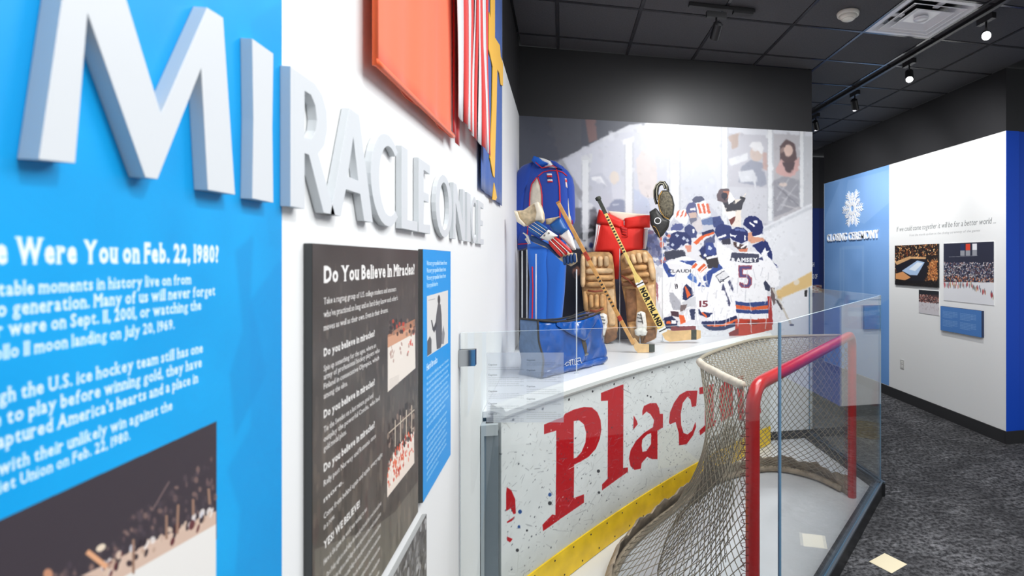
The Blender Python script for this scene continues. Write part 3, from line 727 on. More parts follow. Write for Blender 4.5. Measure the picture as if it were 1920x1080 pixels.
# white dasher boards of the rink at right and the floor of the print
P([(1425, 428), (1525, 380), (1525, 950), (1425, 950)], (230, 232, 236)); P([(1425, 432), (1525, 384), (1525, 390), (1425, 438)], (208, 211, 216)); P([(1455, 545), (1525, 507), (1525, 534), (1457, 562)], (222, 190, 132))
P([(940, 640), (1530, 600), (1530, 1000), (940, 1000)], (228, 230, 234))
P([(940, 470), (1110, 465), (1112, 640), (940, 720)], (40, 40, 50)); C.ell(1081, 510, 8, 12, (150, 104, 86)); C.ell(1078, 514, 3, 6, (60, 52, 62))
P([(1100, 460), (1240, 440), (1240, 640), (1100, 640)], (74, 76, 96)); P([(1106, 420), (1116, 424), (1122, 440), (1110, 456), (1096, 450)], (70, 72, 76))
C.ell(1101, 443, 15, 10, (82, 84, 88)); P([(1092, 430), (1112, 428), (1114, 434), (1094, 436)], (190, 190, 194)); P([(1098, 450), (1116, 440), (1122, 470), (1100, 478)], (222, 222, 224)); C.ell(1108, 460, 4, 5, (44, 62, 140)); C.ell(1106, 476, 5, 5, (44, 62, 140), .7)
C.mottle(0, 0, C.w, C.h * .6, 900, 11, .95, 1.04, rnd); C.blur(2.2)
for a, b_, t_, bt in ((1092, 1104, 300, 450), (1173, 1186, 262, 404), (1257, 1274, 225, 420), (1354, 1364, 238, 420), (1440, 1448, 240, 414), (1500, 1507, 245, 388)): P([(a, t_), (b_ - 1, t_), (b_ - 1, bt), (a, bt)], (230, 232, 234), .7)
# ------------ the huddle of players
nv, wj, orr = (46, 54, 92), (247, 247, 249), (226, 104, 62)
navy2, redp, skin = (46, 52, 84), (170, 66, 56), (222, 190, 170)
def Q(k, pts, c, al=1.0):
    P(ZZ(*{'a': (1200, 330, 7.2), 'b': (1210, 460, 6.35), 'c': (1320, 340, 7.2), 'd': (1290, 470, 6.356)}[k], pts), c, al)
# base mass so that nothing of the crowd shows through
P([(1215, 460), (1245, 435), (1262, 410), (1290, 380), (1320, 375), (1345, 400), (1352, 470), (1215, 560)], (198, 200, 210), .9)
P([(1212, 470), (1300, 440), (1400, 430), (1445, 480), (1440, 622), (1212, 640)], (224, 224, 228))
for k in range(70): C.ell(rnd.uniform(1214, 1255), rnd.uniform(430, 500), rnd.uniform(2, 5), rnd.uniform(2, 6), rnd.choice([nv, (90, 106, 160), wj, (206, 96, 76), (150, 158, 186), (60, 62, 80)]), .8)
Q('a', [(60, 720), (180, 740), (250, 860), (290, 1000), (290, 1100), (120, 1100), (100, 860)], (92, 98, 140), .7)
# raised gloves of the left players
Q('a', [(480, 500), (520, 470), (600, 440), (660, 480), (650, 580), (620, 660), (560, 640), (470, 580)], wj)
for x in (500, 560, 610): Q('a', [(x - 20, 560), (x + 5, 480), (x + 35, 455), (x + 10, 540)], (222, 112, 84))
Q('a', [(620, 440), (650, 370), (720, 350), (770, 400), (770, 560), (660, 560), (620, 480)], (96, 100, 140)); Q('a', [(670, 440), (750, 430), (750, 460), (670, 465)], wj)
Q('a', [(650, 500), (760, 490), (770, 570), (680, 590)], (206, 180, 168)); Q('a', [(660, 570), (760, 560), (770, 620), (690, 660)], (120, 122, 140))
Q('a', [(700, 320), (740, 280), (830, 270), (870, 320), (760, 370), (710, 350)], (92, 96, 120)); Q('a', [(750, 360), (880, 335), (960, 530), (830, 580), (780, 520)], wj)
for x in (770, 830, 890): Q('a', [(x, 375), (x + 30, 365), (x + 62, 500), (x + 30, 510)], (222, 112, 84))
Q('a', [(820, 600), (960, 550), (1010, 580), (1000, 660), (840, 660)], (110, 128, 168)); Q('a', [(700, 640), (820, 560), (850, 720), (760, 770)], (214, 206, 206), .9)
Q('a', [(410, 700), (470, 645), (560, 640), (590, 690), (560, 730), (420, 740)], (90, 98, 146)); Q('a', [(360, 740), (480, 730), (480, 765), (360, 770)], wj)
Q('a', [(600, 690), (660, 650), (730, 690), (770, 760), (760, 830), (640, 840), (600, 760)], (70, 78, 122)); C.ell(1300, 433, 2.4, 4, wj)
Q('a', [(720, 900), (830, 800), (980, 740), (1010, 770), (860, 830), (760, 930)], orr); Q('a', [(830, 760), (980, 715), (1010, 745), (840, 800)], nv); Q('a', [(860, 860), (1008, 790), (1008, 900), (860, 940)], (90, 96, 130))
# helmets
Q('a', [(400, 960), (395, 850), (420, 780), (500, 745), (620, 760), (690, 830), (690, 940), (640, 900), (560, 950), (470, 1000)], (52, 60, 104)); 
for x, y in ((500, 800), (590, 840), (440, 930), (560, 950), (640, 870)): Q('a', [(x - 28, y), (x, y - 30), (x + 26, y), (x, y + 26)], (205, 212, 228), .9)
Q('a', [(600, 940), (690, 930), (690, 1020), (640, 1030)], (216, 150, 130)); Q('a', [(330, 1020), (450, 1000), (590, 1000), (560, 1100), (330, 1100)], (70, 72, 88))
# player 19, stooped, name over the shoulders
Q('b', [(160, 280), (230, 200), (420, 170), (620, 190), (610, 700), (400, 800), (300, 800), (230, 860), (130, 620)], wj)
Q('b', [(190, 210), (240, 210), (360, 330), (350, 370), (270, 375)], (60, 82, 150)); Q('b', [(400, 180), (610, 185), (560, 240), (470, 215)], (60, 82, 150)); C.ell(1262, 510, 5, 5, wj)
Q('b', [(250, 200), (330, 220), (560, 240), (540, 310), (360, 325), (280, 270)], (232, 232, 234)); 
o9 = ZZ(1210, 460, 6.35, [(262, 250)])[0]
None
Q('b', [(230, 100), (330, 70), (470, 70), (480, 130), (380, 160), (250, 170)], (66, 68, 84)); Q('b', [(360, 150), (470, 130), (600, 175), (470, 180), (350, 175)], wj)
None
Q('b', [(440, 640), (455, 500), (490, 455), (560, 520), (570, 600), (480, 655)], nv); Q('b', [(465, 490), (485, 490), (540, 590), (500, 630)], orr)
Q('b', [(280, 560), (330, 560), (420, 680), (420, 770), (330, 770), (290, 650)], (176, 178, 186)); Q('b', [(430, 680), (600, 600), (600, 720), (470, 740)], (206, 208, 212)); Q('b', [(420, 710), (500, 700), (470, 770), (410, 790)], (120, 106, 106))
Q('b', [(130, 250), (215, 270), (210, 375), (125, 370)], (214, 216, 222)); Q('b', [(128, 420), (150, 470), (150, 680), (130, 600)], (150, 70, 84), .8)
Q('b', [(220, 860), (310, 840), (380, 900), (380, 990), (240, 990)], navy2); Q('b', [(250, 900), (300, 900), (300, 935), (250, 930)], orr); Q('b', [(310, 890), (370, 890), (370, 930), (310, 930)], wj)
Q('b', [(300, 780), (390, 790), (400, 850), (310, 840)], (80, 60, 70)); Q('b', [(300, 960), (600, 960), (600, 1020), (300, 1020)], (128, 62, 66))
# glove hugging the next player
Q('b', [(550, 260), (590, 200), (700, 180), (745, 280), (670, 370), (620, 330)], wj); Q('b', [(555, 255), (600, 205), (620, 225), (585, 270)], orr); Q('b', [(615, 290), (700, 210), (720, 235), (640, 315)], orr); Q('b', [(645, 330), (725, 250), (745, 280), (670, 360)], orr)
Q('b', [(495, 370), (540, 330), (625, 400), (610, 450), (560, 430), (500, 390)], (84, 120, 190))
# player 15
Q('d', [(100, 300), (250, 180), (480, 150), (520, 330), (590, 780), (560, 850), (300, 870), (110, 700)], wj)
Q('d', [(110, 420), (160, 330), (250, 235), (380, 150), (470, 180), (290, 280), (250, 430)], (60, 82, 150)); P([(1310, 528), (1318, 519), (1319, 526), (1328, 526), (1321, 531), (1324, 538), (1318, 534), (1312, 538), (1314, 531)], wj)
Q('d', [(130, 60), (200, 10), (330, 30), (380, 100), (350, 200), (240, 210), (210, 120)], (66, 62, 66)); Q('d', [(210, 80), (350, 40), (350, 75), (225, 105)], wj)
Q('b', [(640, 60), (680, 10), (760, -20), (830, 20), (850, 110), (730, 130), (690, 170)], (50, 58, 104)); Q('b', [(730, 60), (760, 30), (800, 60), (770, 80)], (205, 212, 228)); C.ell(1322, 478, 2.8, 3.5, wj)
Q('d', [(325, 300), (470, 210), (515, 290), (380, 385)], (70, 72, 84)); Q('d', [(335, 302), (468, 222), (502, 288), (382, 372)], (232, 232, 234)); None
None
Q('d', [(395, 470), (420, 385), (450, 480), (505, 620), (500, 660), (475, 655), (470, 580), (430, 470)], (84, 86, 116)); Q('d', [(475, 370), (500, 345), (520, 400), (548, 480), (540, 500), (510, 450)], (84, 86, 116))
Q('d', [(130, 690), (160, 740), (190, 730), (300, 740), (250, 790), (240, 800), (150, 770), (110, 720)], nv); Q('d', [(150, 735), (180, 730), (230, 780), (215, 800)], orr)
Q('d', [(160, 840), (280, 840), (420, 830), (570, 770), (590, 790), (560, 900), (400, 950), (260, 950), (180, 900)], nv); Q('d', [(220, 880), (400, 880), (580, 805), (590, 830), (460, 890), (330, 910), (230, 900)], orr)
Q('d', [(100, 680), (20, 700), (10, 760), (40, 820), (110, 830), (150, 800)], wj); Q('d', [(15, 700), (80, 690), (80, 820), (35, 820)], (60, 66, 96)); Q('d', [(-110, 760), (-50, 770), (-30, 850), (-90, 880)], orr); Q('d', [(-50, 740), (5, 700), (20, 830), (-30, 850)], wj)
# player in the middle with raised arm
Q('c', [(250, 260), (330, 110), (420, 250), (500, 240), (570, 150), (530, 300), (500, 380), (500, 610), (380, 610), (300, 430)], (236, 226, 214)); Q('c', [(250, 270), (410, 260), (430, 300), (500, 240), (550, 240), (500, 385), (300, 405)], (70, 70, 78)); Q('c', [(170, 170), (220, 100), (330, 100), (370, 200), (300, 290), (180, 260)], (104, 92, 98)); Q('c', [(255, 130), (340, 130), (350, 210), (290, 240)], (180, 120, 100)); Q('c', [(340, 130), (410, 230), (400, 270), (330, 310), (320, 270)], wj); C.ell(1358, 367, 6, 6, (62, 62, 74)); Q('c', [(300, 420), (420, 400), (420, 480), (320, 500)], wj); Q('c', [(330, 520), (420, 470), (420, 520), (370, 590)], (120, 70, 66)); Q('c', [(490, 200), (560, 220), (550, 250), (480, 230)], (60, 60, 66))
Q('c', [(110, 480), (210, 470), (270, 560), (270, 620), (130, 620)], (70, 82, 130))
Q('c', [(140, 690), (160, 610), (230, 570), (360, 600), (390, 700), (330, 800), (200, 790)], (56, 66, 116)); Q('c', [(180, 750), (300, 710), (300, 740), (190, 775)], wj); Q('c', [(240, 780), (350, 770), (360, 850), (250, 850)], (66, 66, 80)); Q('c', [(20, 830), (110, 820), (165, 920), (150, 1000), (20, 990)], (66, 80, 140)); Q('c', [(60, 860), (110, 900), (90, 930), (50, 920)], (205, 212, 228))
Q('c', [(180, 800), (250, 860), (380, 920), (420, 990), (380, 1090), (190, 1090), (170, 900)], wj)
# player 5
Q('d', [(360, 140), (500, 110), (520, 20), (860, 10), (960, 120), (1060, 200), (1090, 320), (1080, 420), (1010, 440), (930, 380), (950, 620), (560, 620), (520, 340)], wj)
Q('c', [(340, 740), (350, 660), (430, 620), (530, 625), (590, 680), (590, 800), (500, 840), (430, 810), (380, 790)], (44, 52, 104)); Q('c', [(350, 710), (430, 730), (430, 755), (350, 740)], wj); Q('c', [(540, 730), (565, 730), (560, 800), (545, 800)], wj); Q('c', [(415, 640), (540, 645), (560, 680), (420, 665)], (130, 148, 200), .7)
Q('c', [(390, 810), (500, 850), (580, 860), (560, 910), (460, 920), (400, 870)], (84, 66, 66)); Q('c', [(440, 830), (480, 830), (480, 885), (440, 880)], wj); Q('c', [(490, 890), (600, 820), (600, 850), (500, 910)], wj); Q('c', [(460, 925), (590, 900), (580, 950), (480, 950)], (214, 130, 100))
# far player beside number 5
Q('c', [(530, 590), (540, 520), (600, 470), (700, 470), (780, 540), (800, 620), (770, 730), (660, 740), (620, 660)], (40, 48, 100)); Q('c', [(600, 560), (620, 545), (690, 600), (670, 615)], wj); Q('c', [(660, 530), (720, 530), (720, 570), (680, 560)], wj); Q('c', [(660, 740), (770, 715), (770, 740), (680, 765)], wj); Q('c', [(590, 700), (640, 680), (660, 750), (800, 760), (800, 800), (640, 840), (590, 800)], (220, 160, 132))
Q('c', [(650, 860), (820, 790), (860, 830), (920, 980), (920, 1090), (840, 1050), (720, 940)], (42, 52, 108)); P([(1429, 471), (1434, 464), (1436, 470), (1443, 470), (1438, 475), (1440, 481), (1434, 477), (1429, 480), (1431, 474)], wj)
Q('d', [(830, 100), (900, 60), (1000, 130), (1060, 170), (1040, 240), (990, 170), (940, 130)], (70, 76, 120)); Q('d', [(870, 30), (900, 10), (1000, 120), (1060, 200), (1080, 420), (1000, 430), (920, 200)], wj)
Q('d', [(500, 115), (520, 20), (845, 40), (840, 135), (700, 150)], (74, 76, 96)); None
Q('d', [(600, 175), (760, 175), (760, 225), (655, 225), (655, 280), (720, 285), (760, 330), (760, 400), (720, 445), (640, 440), (610, 410), (610, 375), (650, 380), (665, 400), (705, 400), (712, 340), (690, 320), (600, 320)], (158, 82, 96)); Q('d', [(612, 187), (748, 187), (748, 213), (643, 213), (643, 290), (715, 297), (748, 340), (748, 395), (715, 432), (650, 428), (622, 405), (625, 388), (655, 412), (712, 412), (724, 340), (695, 308), (612, 308)], (92, 84, 132))
Q('d', [(560, 600), (700, 620), (950, 600), (955, 650), (760, 665), (570, 645)], (58, 76, 132)); Q('d', [(565, 645), (760, 668), (950, 650), (955, 690), (780, 708), (570, 690)], orr); Q('d', [(570, 695), (760, 710), (960, 700), (970, 745), (780, 755), (575, 735)], (58, 76, 132)); Q('d', [(575, 740), (780, 755), (990, 745), (995, 800), (780, 815), (580, 795)], wj)
Q('d', [(560, 850), (600, 810), (790, 820), (1000, 800), (1000, 940), (800, 990), (480, 1040), (560, 990)], (186, 68, 52)); Q('d', [(700, 840), (860, 840), (800, 890), (720, 870)], (120, 60, 52), .7); Q('d', [(480, 980), (600, 920), (600, 1000), (490, 1020)], (126, 56, 58))
Q('d', [(945, 540), (990, 540), (1010, 880), (960, 880)], (172, 62, 62)); Q('d', [(900, 380), (920, 350), (980, 430), (970, 480), (920, 470)], (56, 62, 84)); Q('d', [(980, 440), (1030, 440), (1040, 620), (1020, 650), (990, 560)], (110, 96, 96)); C.line((1448, 540), (1483, 608), 4, (206, 200, 190)); C.line((1455, 560), (1466, 580), 4, (84, 80, 84)); C.ell(1484, 609, 4, 2, (110, 110, 116))
P([(1508, 545), (1513, 543), (1513, 556), (1508, 556)], (50, 50, 52))
q0, q1 = C.fmap(1212, 360), C.fmap(1470, 625); C.mottle(q0[0], q0[1], q1[0], q1[1], 2200, 4, .88, 1.06, rnd)
for k in range(70):
    u, v = rnd.uniform(1225, 1445), rnd.uniform(500, 600); x, y = C.fmap(u, v)
    if 0 <= x < C.w - 1 and 0 <= y < C.h - 1 and C.a[int(y), int(x)].min() > 205: l = rnd.uniform(8, 30); C.line((u, v), (u + rnd.uniform(-6, 6), v + l), 1.6, (208, 209, 214), .8)
C.warp(1.5, 6).blur(.7)
C.text('CLAUDIO'[:6], *C.fmap(1252, 511), 8.5 * .42 * 5.0, (64, 66, 80), bold=.02, fit=C.fmap(1296, 507)[0] - C.fmap(1252, 511)[0])
C.text('19', *C.fmap(1266, 541), 26, (60, 56, 66), bold=.05, slant=-.25, fit=13)
C.text('JZIE', *C.fmap(1350, 528), 15, (64, 66, 80), bold=.03, fit=18)
C.text('15', *C.fmap(1311, 575), 33, (122, 60, 70), bold=.03, fit=C.fmap(1329, 575)[0] - C.fmap(1311, 575)[0])
C.text('RAMSEY', *C.fmap(1371.5, 490.5), 21, (240, 240, 242), bold=.06, fit=C.fmap(1421, 491)[0] - C.fmap(1371.5, 491)[0])
img = C.image('hockey_mural_print')
g = thing('wall_mural', ((mx0 + mx1) / 2, YB, mz0), 'wall-wide photo mural of hockey players embracing before the rink glass', 'mural')
MB().box((mx0, YM, mz0), (mx1, YB - .0005, mz1)).build('backing_sheet', white, g)
quad('print', (mx0, YM - .0006, mz0), (mx1, YM - .0006, mz0), (mx1, YM - .0006, mz1), (mx0, YM - .0006, mz1), print_mat('mural', img, .3, .45), g)
MB().box((mx1, YM - .001, mz0), (mx1 + .006, YB - .0005, mz1)).build('edge_strip', white, g)

# ================================================================== RIGHT WALL
XRp = XR - .011
def rpanel(name, y0, y1, z0, z1, img, label, cat, edge, t=.011, rough=.35):
    g = thing(name, (XR, (y0 + y1) / 2, z0), label, cat)
    bevel(MB().box((XR - t, y0, z0), (XR - .0003, y1, z1)).build('backing_board', edge, g), .001, 1)
    X = XR - t - .0005
    quad('print', (X, y1 - .001, z0 + .001), (X, y0 + .001, z0 + .001), (X, y0 + .001, z1 - .001), (X, y1 - .001, z1 - .001), print_mat(name, img, rough), g)
    return g
def Yr(u, X=XRp): return at(u, PV, X=X).y
# pale blue graphic
by0, by1 = Yr(1667, XR), YW - .01
C = right_canvas(XR, by0, by1, .13, ZT, 160, (126, 170, 226)); C.noise(10, 90).noise(6, 40)
C.poly([(1590, 338), (1640, 326), (1667, 318), (1667, 380), (1620, 420), (1580, 400)], (156, 192, 236), .35); C.poly([(1545, 345), (1575, 340), (1550, 400), (1545, 420)], (104, 152, 212), .4)
C.poly([(1545, 640), (1667, 560), (1667, 760), (1545, 700)], (92, 150, 222), .4)
for a, b_ in ((1574, 1578), (1580, 1583), (1616, 1620)): C.poly([(a, 464), (b_, 464), (b_, 560), (a, 560)], (142, 182, 230), .6)
C.poly([(1578, 462), (1620, 460), (1620, 466), (1578, 468)], (142, 182, 230), .6)
g = thing('wall_graphic', (XR, (by0 + by1) / 2, .13), 'pale blue printed wall graphic on the far right wall', 'wall graphic')
MB().box((XR - .0006, by0, .13), (XR, by1, ZT)).build('vinyl', mat('pale_blue_vinyl', (126, 170, 226), .5), g)
quad('print', (XR - .001, by1, .13), (XR - .001, by0, .13), (XR - .001, by0, ZT), (XR - .001, by1, ZT), print_mat('pale_blue_graphic', C.image('pale_blue_print'), .45), g)
# snowflake relief and the raised words
c0 = at(1599, 391, X=XR); flake = thing('snowflake_emblem', (XR - .002, c0.y, c0.z), 'white snowflake emblem above the raised words on pale blue', 'emblem')
wl = mat('bright_white_relief', (244, 246, 250), .5)
R_ = .29
def rw(y, z, X=XR - .003): return Vector((X, c0.y - y, c0.z + z))
for k in range(12):
    q = math.pi * k / 6 + math.pi / 12 * 0; r1 = R_ * (1.0 if k % 2 == 0 else .84); mb = MB()
    def rot(a, b_): return rw(a * math.cos(q) - b_ * math.sin(q), a * math.sin(q) + b_ * math.cos(q))
    mb.prism([rot(.07, -.013), rot(r1 * .8, -.013), rot(r1, 0), rot(r1 * .8, .013), rot(.07, .013)], Vector((-.008, 0, 0)))
    for s_ in (-1, 1):
        for b0, ln in ((.40, .085), (.58, .085), (.75, .07)):
            if k % 2: ln *= .6
            x0 = r1 * b0
            mb.prism([rot(x0, s_ * .008), rot(x0 + .022, s_ * .008), rot(x0 + ln * .8 + .016, s_ * ln * .72), rot(x0 + ln * .8 - .004, s_ * ln * .72)][::s_], Vector((-.007, 0, 0)))
    mb.build('arm', wl, flake)
V = []; Fc = []; n = 36
for rr in (.045, .10):
    for X in (XR - .003, XR - .013):
        for i in range(n): V.append(rw(rr * math.cos(2 * math.pi * i / n), rr * math.sin(2 * math.pi * i / n), X))
for i in range(n):
    j = (i + 1) % n; a, b_, c_, d_ = 0, n, 2 * n, 3 * n
    Fc += [(b_ + i, b_ + j, d_ + j, d_ + i), (a + i, c_ + i, c_ + j, a + j), (c_ + i, d_ + i, d_ + j, c_ + j), (a + i, a + j, b_ + j, b_ + i)]
obj('ring', V, Fc, wl, flake)
words = 'CLOSING CEREMONY'; yA, yB2 = Yr(1552.5, XR), Yr(1650, XR); zA = at(1600, 449.5, X=XR).z; zB = at(1600, 434.5, X=XR).z
tot = sum(.26 if c == ' ' else glyph(c, .012)[1] + .07 for c in words); xx = 0; sc = (yA - yB2) / tot; hz = (zB - zA) / .72
seen = {}; nth = ['first', 'second', 'third']
for i, c in enumerate(words):
    if c == ' ': xx += .26; continue
    ed, w, ser = glyph(c, .012)[:3]
    # chain the outline edges into loops
    nxt = {}
    for p, q in ed: nxt.setdefault((round(p[0], 5), round(p[1], 5)), []).append((round(q[0], 5), round(q[1], 5))); nxt.setdefault((round(q[0], 5), round(q[1], 5)), []).append((round(p[0], 5), round(p[1], 5)))
    loops = []; left = set(nxt)
    while left:
        s0 = next(iter(left)); lp = [s0]; left.discard(s0); cur = s0; ok = True
        while True:
            cand = [x for x in nxt[cur] if x in left]
            if not cand: break
            cur = cand[0]; left.discard(cur); lp.append(cur)
        loops.append(lp)
    Vv, Ff = flat_mesh([[((xx + x) * sc, y * hz) for x, y in lp] for lp in loops], .02)
    k = seen.get(c, 0); seen[c] = k + 1
    o = obj('raised_letter', [(XR - .003 - z, yA - x, zA + y) for x, y, z in Vv], Ff, wl)
    wd = 'first' if i < 7 else 'second'; po = (i if i < 7 else i - 8)
    tag(o, 'small white raised %s, %s letter of the %s word under the snowflake' % (c, ('first', 'second', 'third', 'fourth', 'fifth', 'sixth', 'seventh', 'eighth')[po], wd), 'letter', 'raised words under the snowflake')
    xx += w + .07
# wall lettering (italic), as thin vinyl
def alpha_print(name, img, c):
    m = bpy.data.materials.new(name); m.use_nodes = True; N = m.node_tree.nodes; L = m.node_tree.links; b = N['Principled BSDF']
    b.inputs['Base Color'].default_value = rgb(c); b.inputs['Roughness'].default_value = .6
    t = N.new('ShaderNodeTexImage'); t.image = img; t.extension = 'CLIP'; img.colorspace_settings.name = 'Non-Color'
    L.new(t.outputs['Color'], b.inputs['Alpha']); return m
ty0, ty1 = Yr(1876, XR), Yr(1676, XR); tz0 = at(1870, 446, X=XR).z - .02; tz1 = at(1870, 404, X=XR).z + .03
C = right_canvas(XR - .001, ty0, ty1, tz0, tz1, 420, (0, 0, 0))
def rtext(cv, st, ul, vl, ur, hpx, col, **k):
    x, y = cv.fmap(ul, vl); x2, _ = cv.fmap(ur, vl); _, y2 = cv.fmap(ul, vl - hpx); cv.text(st, x, y, (y - y2) / .72, col, fit=x2 - x, **k)
rtext(C, 'If we could come together it will be for a better world ...', 1681, 434.5, 1868, 9.5, (160, 160, 160), slant=.22, serif=False)
rtext(C, 'from the words spoken at the closing ceremony of the games', 1705, 443, 1838, 4, (110, 110, 110), slant=.2)
g = quad('wall_lettering', (XR - .0012, ty1, tz0), (XR - .0012, ty0, tz0), (XR - .0012, ty0, tz1), (XR - .0012, ty1, tz1), alpha_print('grey_wall_lettering', C.image('lettering_mask'), (96, 100, 104)))
tag(g, 'grey italic line of lettering above the photographs on the right wall', 'lettering')
# photographs
def rz(u, v): return at(u, v, X=XRp).z
dk = mat('black_photo_edge', (30, 30, 32), .5)
a, b_, t_, bo = Yr(1760), Yr(1679), rz(1760, 457), rz(1760, 539.5)
C = right_canvas(XRp, a, b_, bo, t_, 200, (38, 30, 28))
for k in range(900):
    x, y = rnd.uniform(0, 1), rnd.uniform(0, 1)
    c = rnd.choice([(232, 150, 84), (250, 196, 130), (170, 84, 40), (90, 50, 34), (34, 26, 26), (255, 220, 170), (120, 70, 46)])
    inside = abs((x - .45) * .9 + (y - .55) * .15) < .34 and abs(y - .62 + (x - .5) * .35) < .26
    if not inside: C.ell(x * C.w, y * C.h, rnd.uniform(.8, 2.6), rnd.uniform(.6, 2), c, .85, mapped=False)
def fr(pts): return [(x * C.w, y * C.h) for x, y in pts]
C.cpoly(fr([(.02, .45), (.3, .33), (.75, .34), (.8, .5), (.7, .9), (.45, .95), (.1, .7), (.02, .6)]), (28, 26, 34)); C.cpoly(fr([(.18, .64), (.55, .38), (.72, .42), (.55, .74), (.38, .74)]), (170, 196, 228)); C.cpoly(fr([(.35, .6), (.56, .42), (.68, .45), (.5, .64)]), (226, 236, 246)); C.cpoly(fr([(.02, .72), (.2, .66), (.4, .8), (.25, .88), (.02, .85)]), (214, 150, 96)); C.cpoly(fr([(0, .88), (1, .86), (1, 1), (0, 1)]), (24, 20, 22), .85); C.cpoly(fr([(.0, .42), (.35, .28), (.75, .3), (.74, .35), (.4, .34), (.05, .5)]), (244, 190, 130), .8); C.cpoly(fr([(.82, .42), (.98, .36), (.98, .82), (.78, .85)]), (214, 130, 70), .7)
for k in range(160): C.ell(rnd.uniform(.78, .99) * C.w, rnd.uniform(.35, .85) * C.h, 1.6, 1.2, rnd.choice([(250, 190, 120), (120, 60, 34), (232, 150, 84), (60, 36, 28)]), .8, mapped=False)
rpanel('photo_panel', a, b_, bo, t_, C.image('night_rink_print'), 'night photo of an outdoor skating oval glowing orange, on the right wall', 'photograph', dk, .02)
a, b_, t_, bo = Yr(1863), Yr(1768.5), rz(1863, 452.5), rz(1863, 573)
C = right_canvas(XRp, a, b_, bo, t_, 200, (44, 46, 64))
for k in range(1500):
    x, y = rnd.random(), rnd.uniform(.33, .66); C.ell(x * C.w, y * C.h, rnd.uniform(.8, 1.8), rnd.uniform(.8, 1.8), rnd.choice([(40, 44, 70), (210, 206, 206), (120, 120, 140), (60, 66, 100), (150, 100, 90), (24, 26, 40), (236, 230, 226)] + ([(220, 130, 80)] * 3 if y > .57 else [])), .85, mapped=False)
C.cpoly(fr([(0, .68), (1, .64), (1, 1), (0, 1)]), (226, 227, 231))
for k in range(70):
    x = rnd.random(); y = .72 + (max(0, x - .6)) * .35 + rnd.uniform(-.04, .03); C.ell(x * C.w, y * C.h, .9, 5, rnd.choice([(196, 60, 60), (50, 60, 100), (120, 130, 120), (80, 80, 84), (210, 170, 120), (150, 44, 60)]), .9, mapped=False)
for x, c in ((.36, (40, 50, 90)), (.47, (220, 70, 50)), (.60, (235, 236, 240))): C.cpoly(fr([(x, .02), (x + .09, .02), (x + .09, .13), (x, .13)]), c); C.cpoly(fr([(x, .13), (x + .09, .13), (x + .09, .22), (x, .22)]), (150, 152, 160))
C.line((.12 * C.w, .235 * C.h), (.7 * C.w, .22 * C.h), 1.2, (120, 122, 132), mapped=False)
rpanel('photo_panel', a, b_, bo, t_, C.image('ceremony_print'), 'tall photo of an arena crowd above white ice, on the right wall', 'photograph', white, .006)
a, b_, t_, bo = Yr(1760), Yr(1722), rz(1760, 546), rz(1760, 592)
C = right_canvas(XRp, a, b_, bo, t_, 260, (206, 202, 206))
C.cpoly(fr([(0, 0), (1, 0), (1, .5), (0, .5)]), (62, 50, 54)); C.cpoly(fr([(0, 0), (1, 0), (1, .14), (0, .2)]), (34, 36, 42))
for k in range(260): C.ell(rnd.random() * C.w, rnd.uniform(.2, .52) * C.h, 1.6, 2, rnd.choice([(190, 120, 100), (60, 50, 56), (150, 90, 84), (220, 190, 180), (90, 60, 60)]), .8, mapped=False)
for k in range(30): C.ell(rnd.random() * C.w, rnd.uniform(.62, .85) * C.h, 1.6, 3, (178, 164, 168), .5, mapped=False)
rpanel('photo_panel', a, b_, bo, t_, C.image('small_rink_print'), 'small square photo of a rink, below the night oval photo', 'photograph', white, .006)
a, b_, t_, bo = Yr(1843.5), Yr(1766), rz(1843.5, 583), rz(1843.5, 633)
C = right_canvas(XRp, a, b_, bo, t_, 420, (74, 124, 190))
for cx in (.06, .50):
    for r_, n_ in ((.16, 5), (.52, 5)):
        for k in range(n_): C.text('On the last night the flags came in together and the', cx * C.w, (r_ + .05 + k * .058) * C.h, .05 * C.h, (176, 204, 236), .85, fit=(.38 if k < n_ - 1 else .25) * C.w, bold=.01)
rpanel('text_panel', a, b_, bo, t_, C.image('blue_caption_print'), 'small mid-blue caption panel lowest among the photographs on the right wall', 'panel', mat('navy_panel_edge', (30, 48, 84), .5), .03)
# far wall lettering
C = Canvas(300, 120, (0, 0, 0)); C.text('ENOUGH', 10, 40, 34, (200, 200, 200), bold=.02); C.text('ACROSS OF', 10, 104, 34, (200, 200, 200), bold=.02)
xa, xb = at(1508, 500, Y=YF).x, at(1545, 500, Y=YF).x; za, zb_ = at(1530, 528, Y=YF).z, at(1530, 486, Y=YF).z
g = quad('wall_lettering', (xa, YF - .0015, za), (xb, YF - .0015, za), (xb, YF - .0015, zb_), (xa, YF - .0015, zb_), alpha_print('white_far_lettering', C.image('far_lettering_mask'), (226, 230, 240)))
tag(g, 'white lettering on the navy wall past the mural', 'lettering')
C = Canvas(60, 60, (150, 140, 140)); 
for k in range(120): C.ell(rnd.uniform(0, 60), rnd.uniform(0, 60), 4, 4, rnd.choice([(190, 170, 160), (110, 90, 90), (214, 206, 206), (140, 80, 76)]), .7, mapped=False)
g = thing('photo_panel', (xa, YF, .9), 'reddish grey photo low on the navy wall past the mural', 'photograph')
p0, p1 = at(1522, 549, Y=YF - .01), at(1541, 534, Y=YF - .01)
MB().box((p0.x - .2, YF - .01, p0.z), (p1.x, YF - .0005, p1.z)).build('backing_board', white, g)
quad('print', (p0.x - .199, YF - .0105, p0.z), (p1.x, YF - .0105, p0.z), (p1.x, YF - .0105, p1.z), (p0.x - .199, YF - .0105, p1.z), print_mat('far_photo', C.image('far_photo_print')), g)
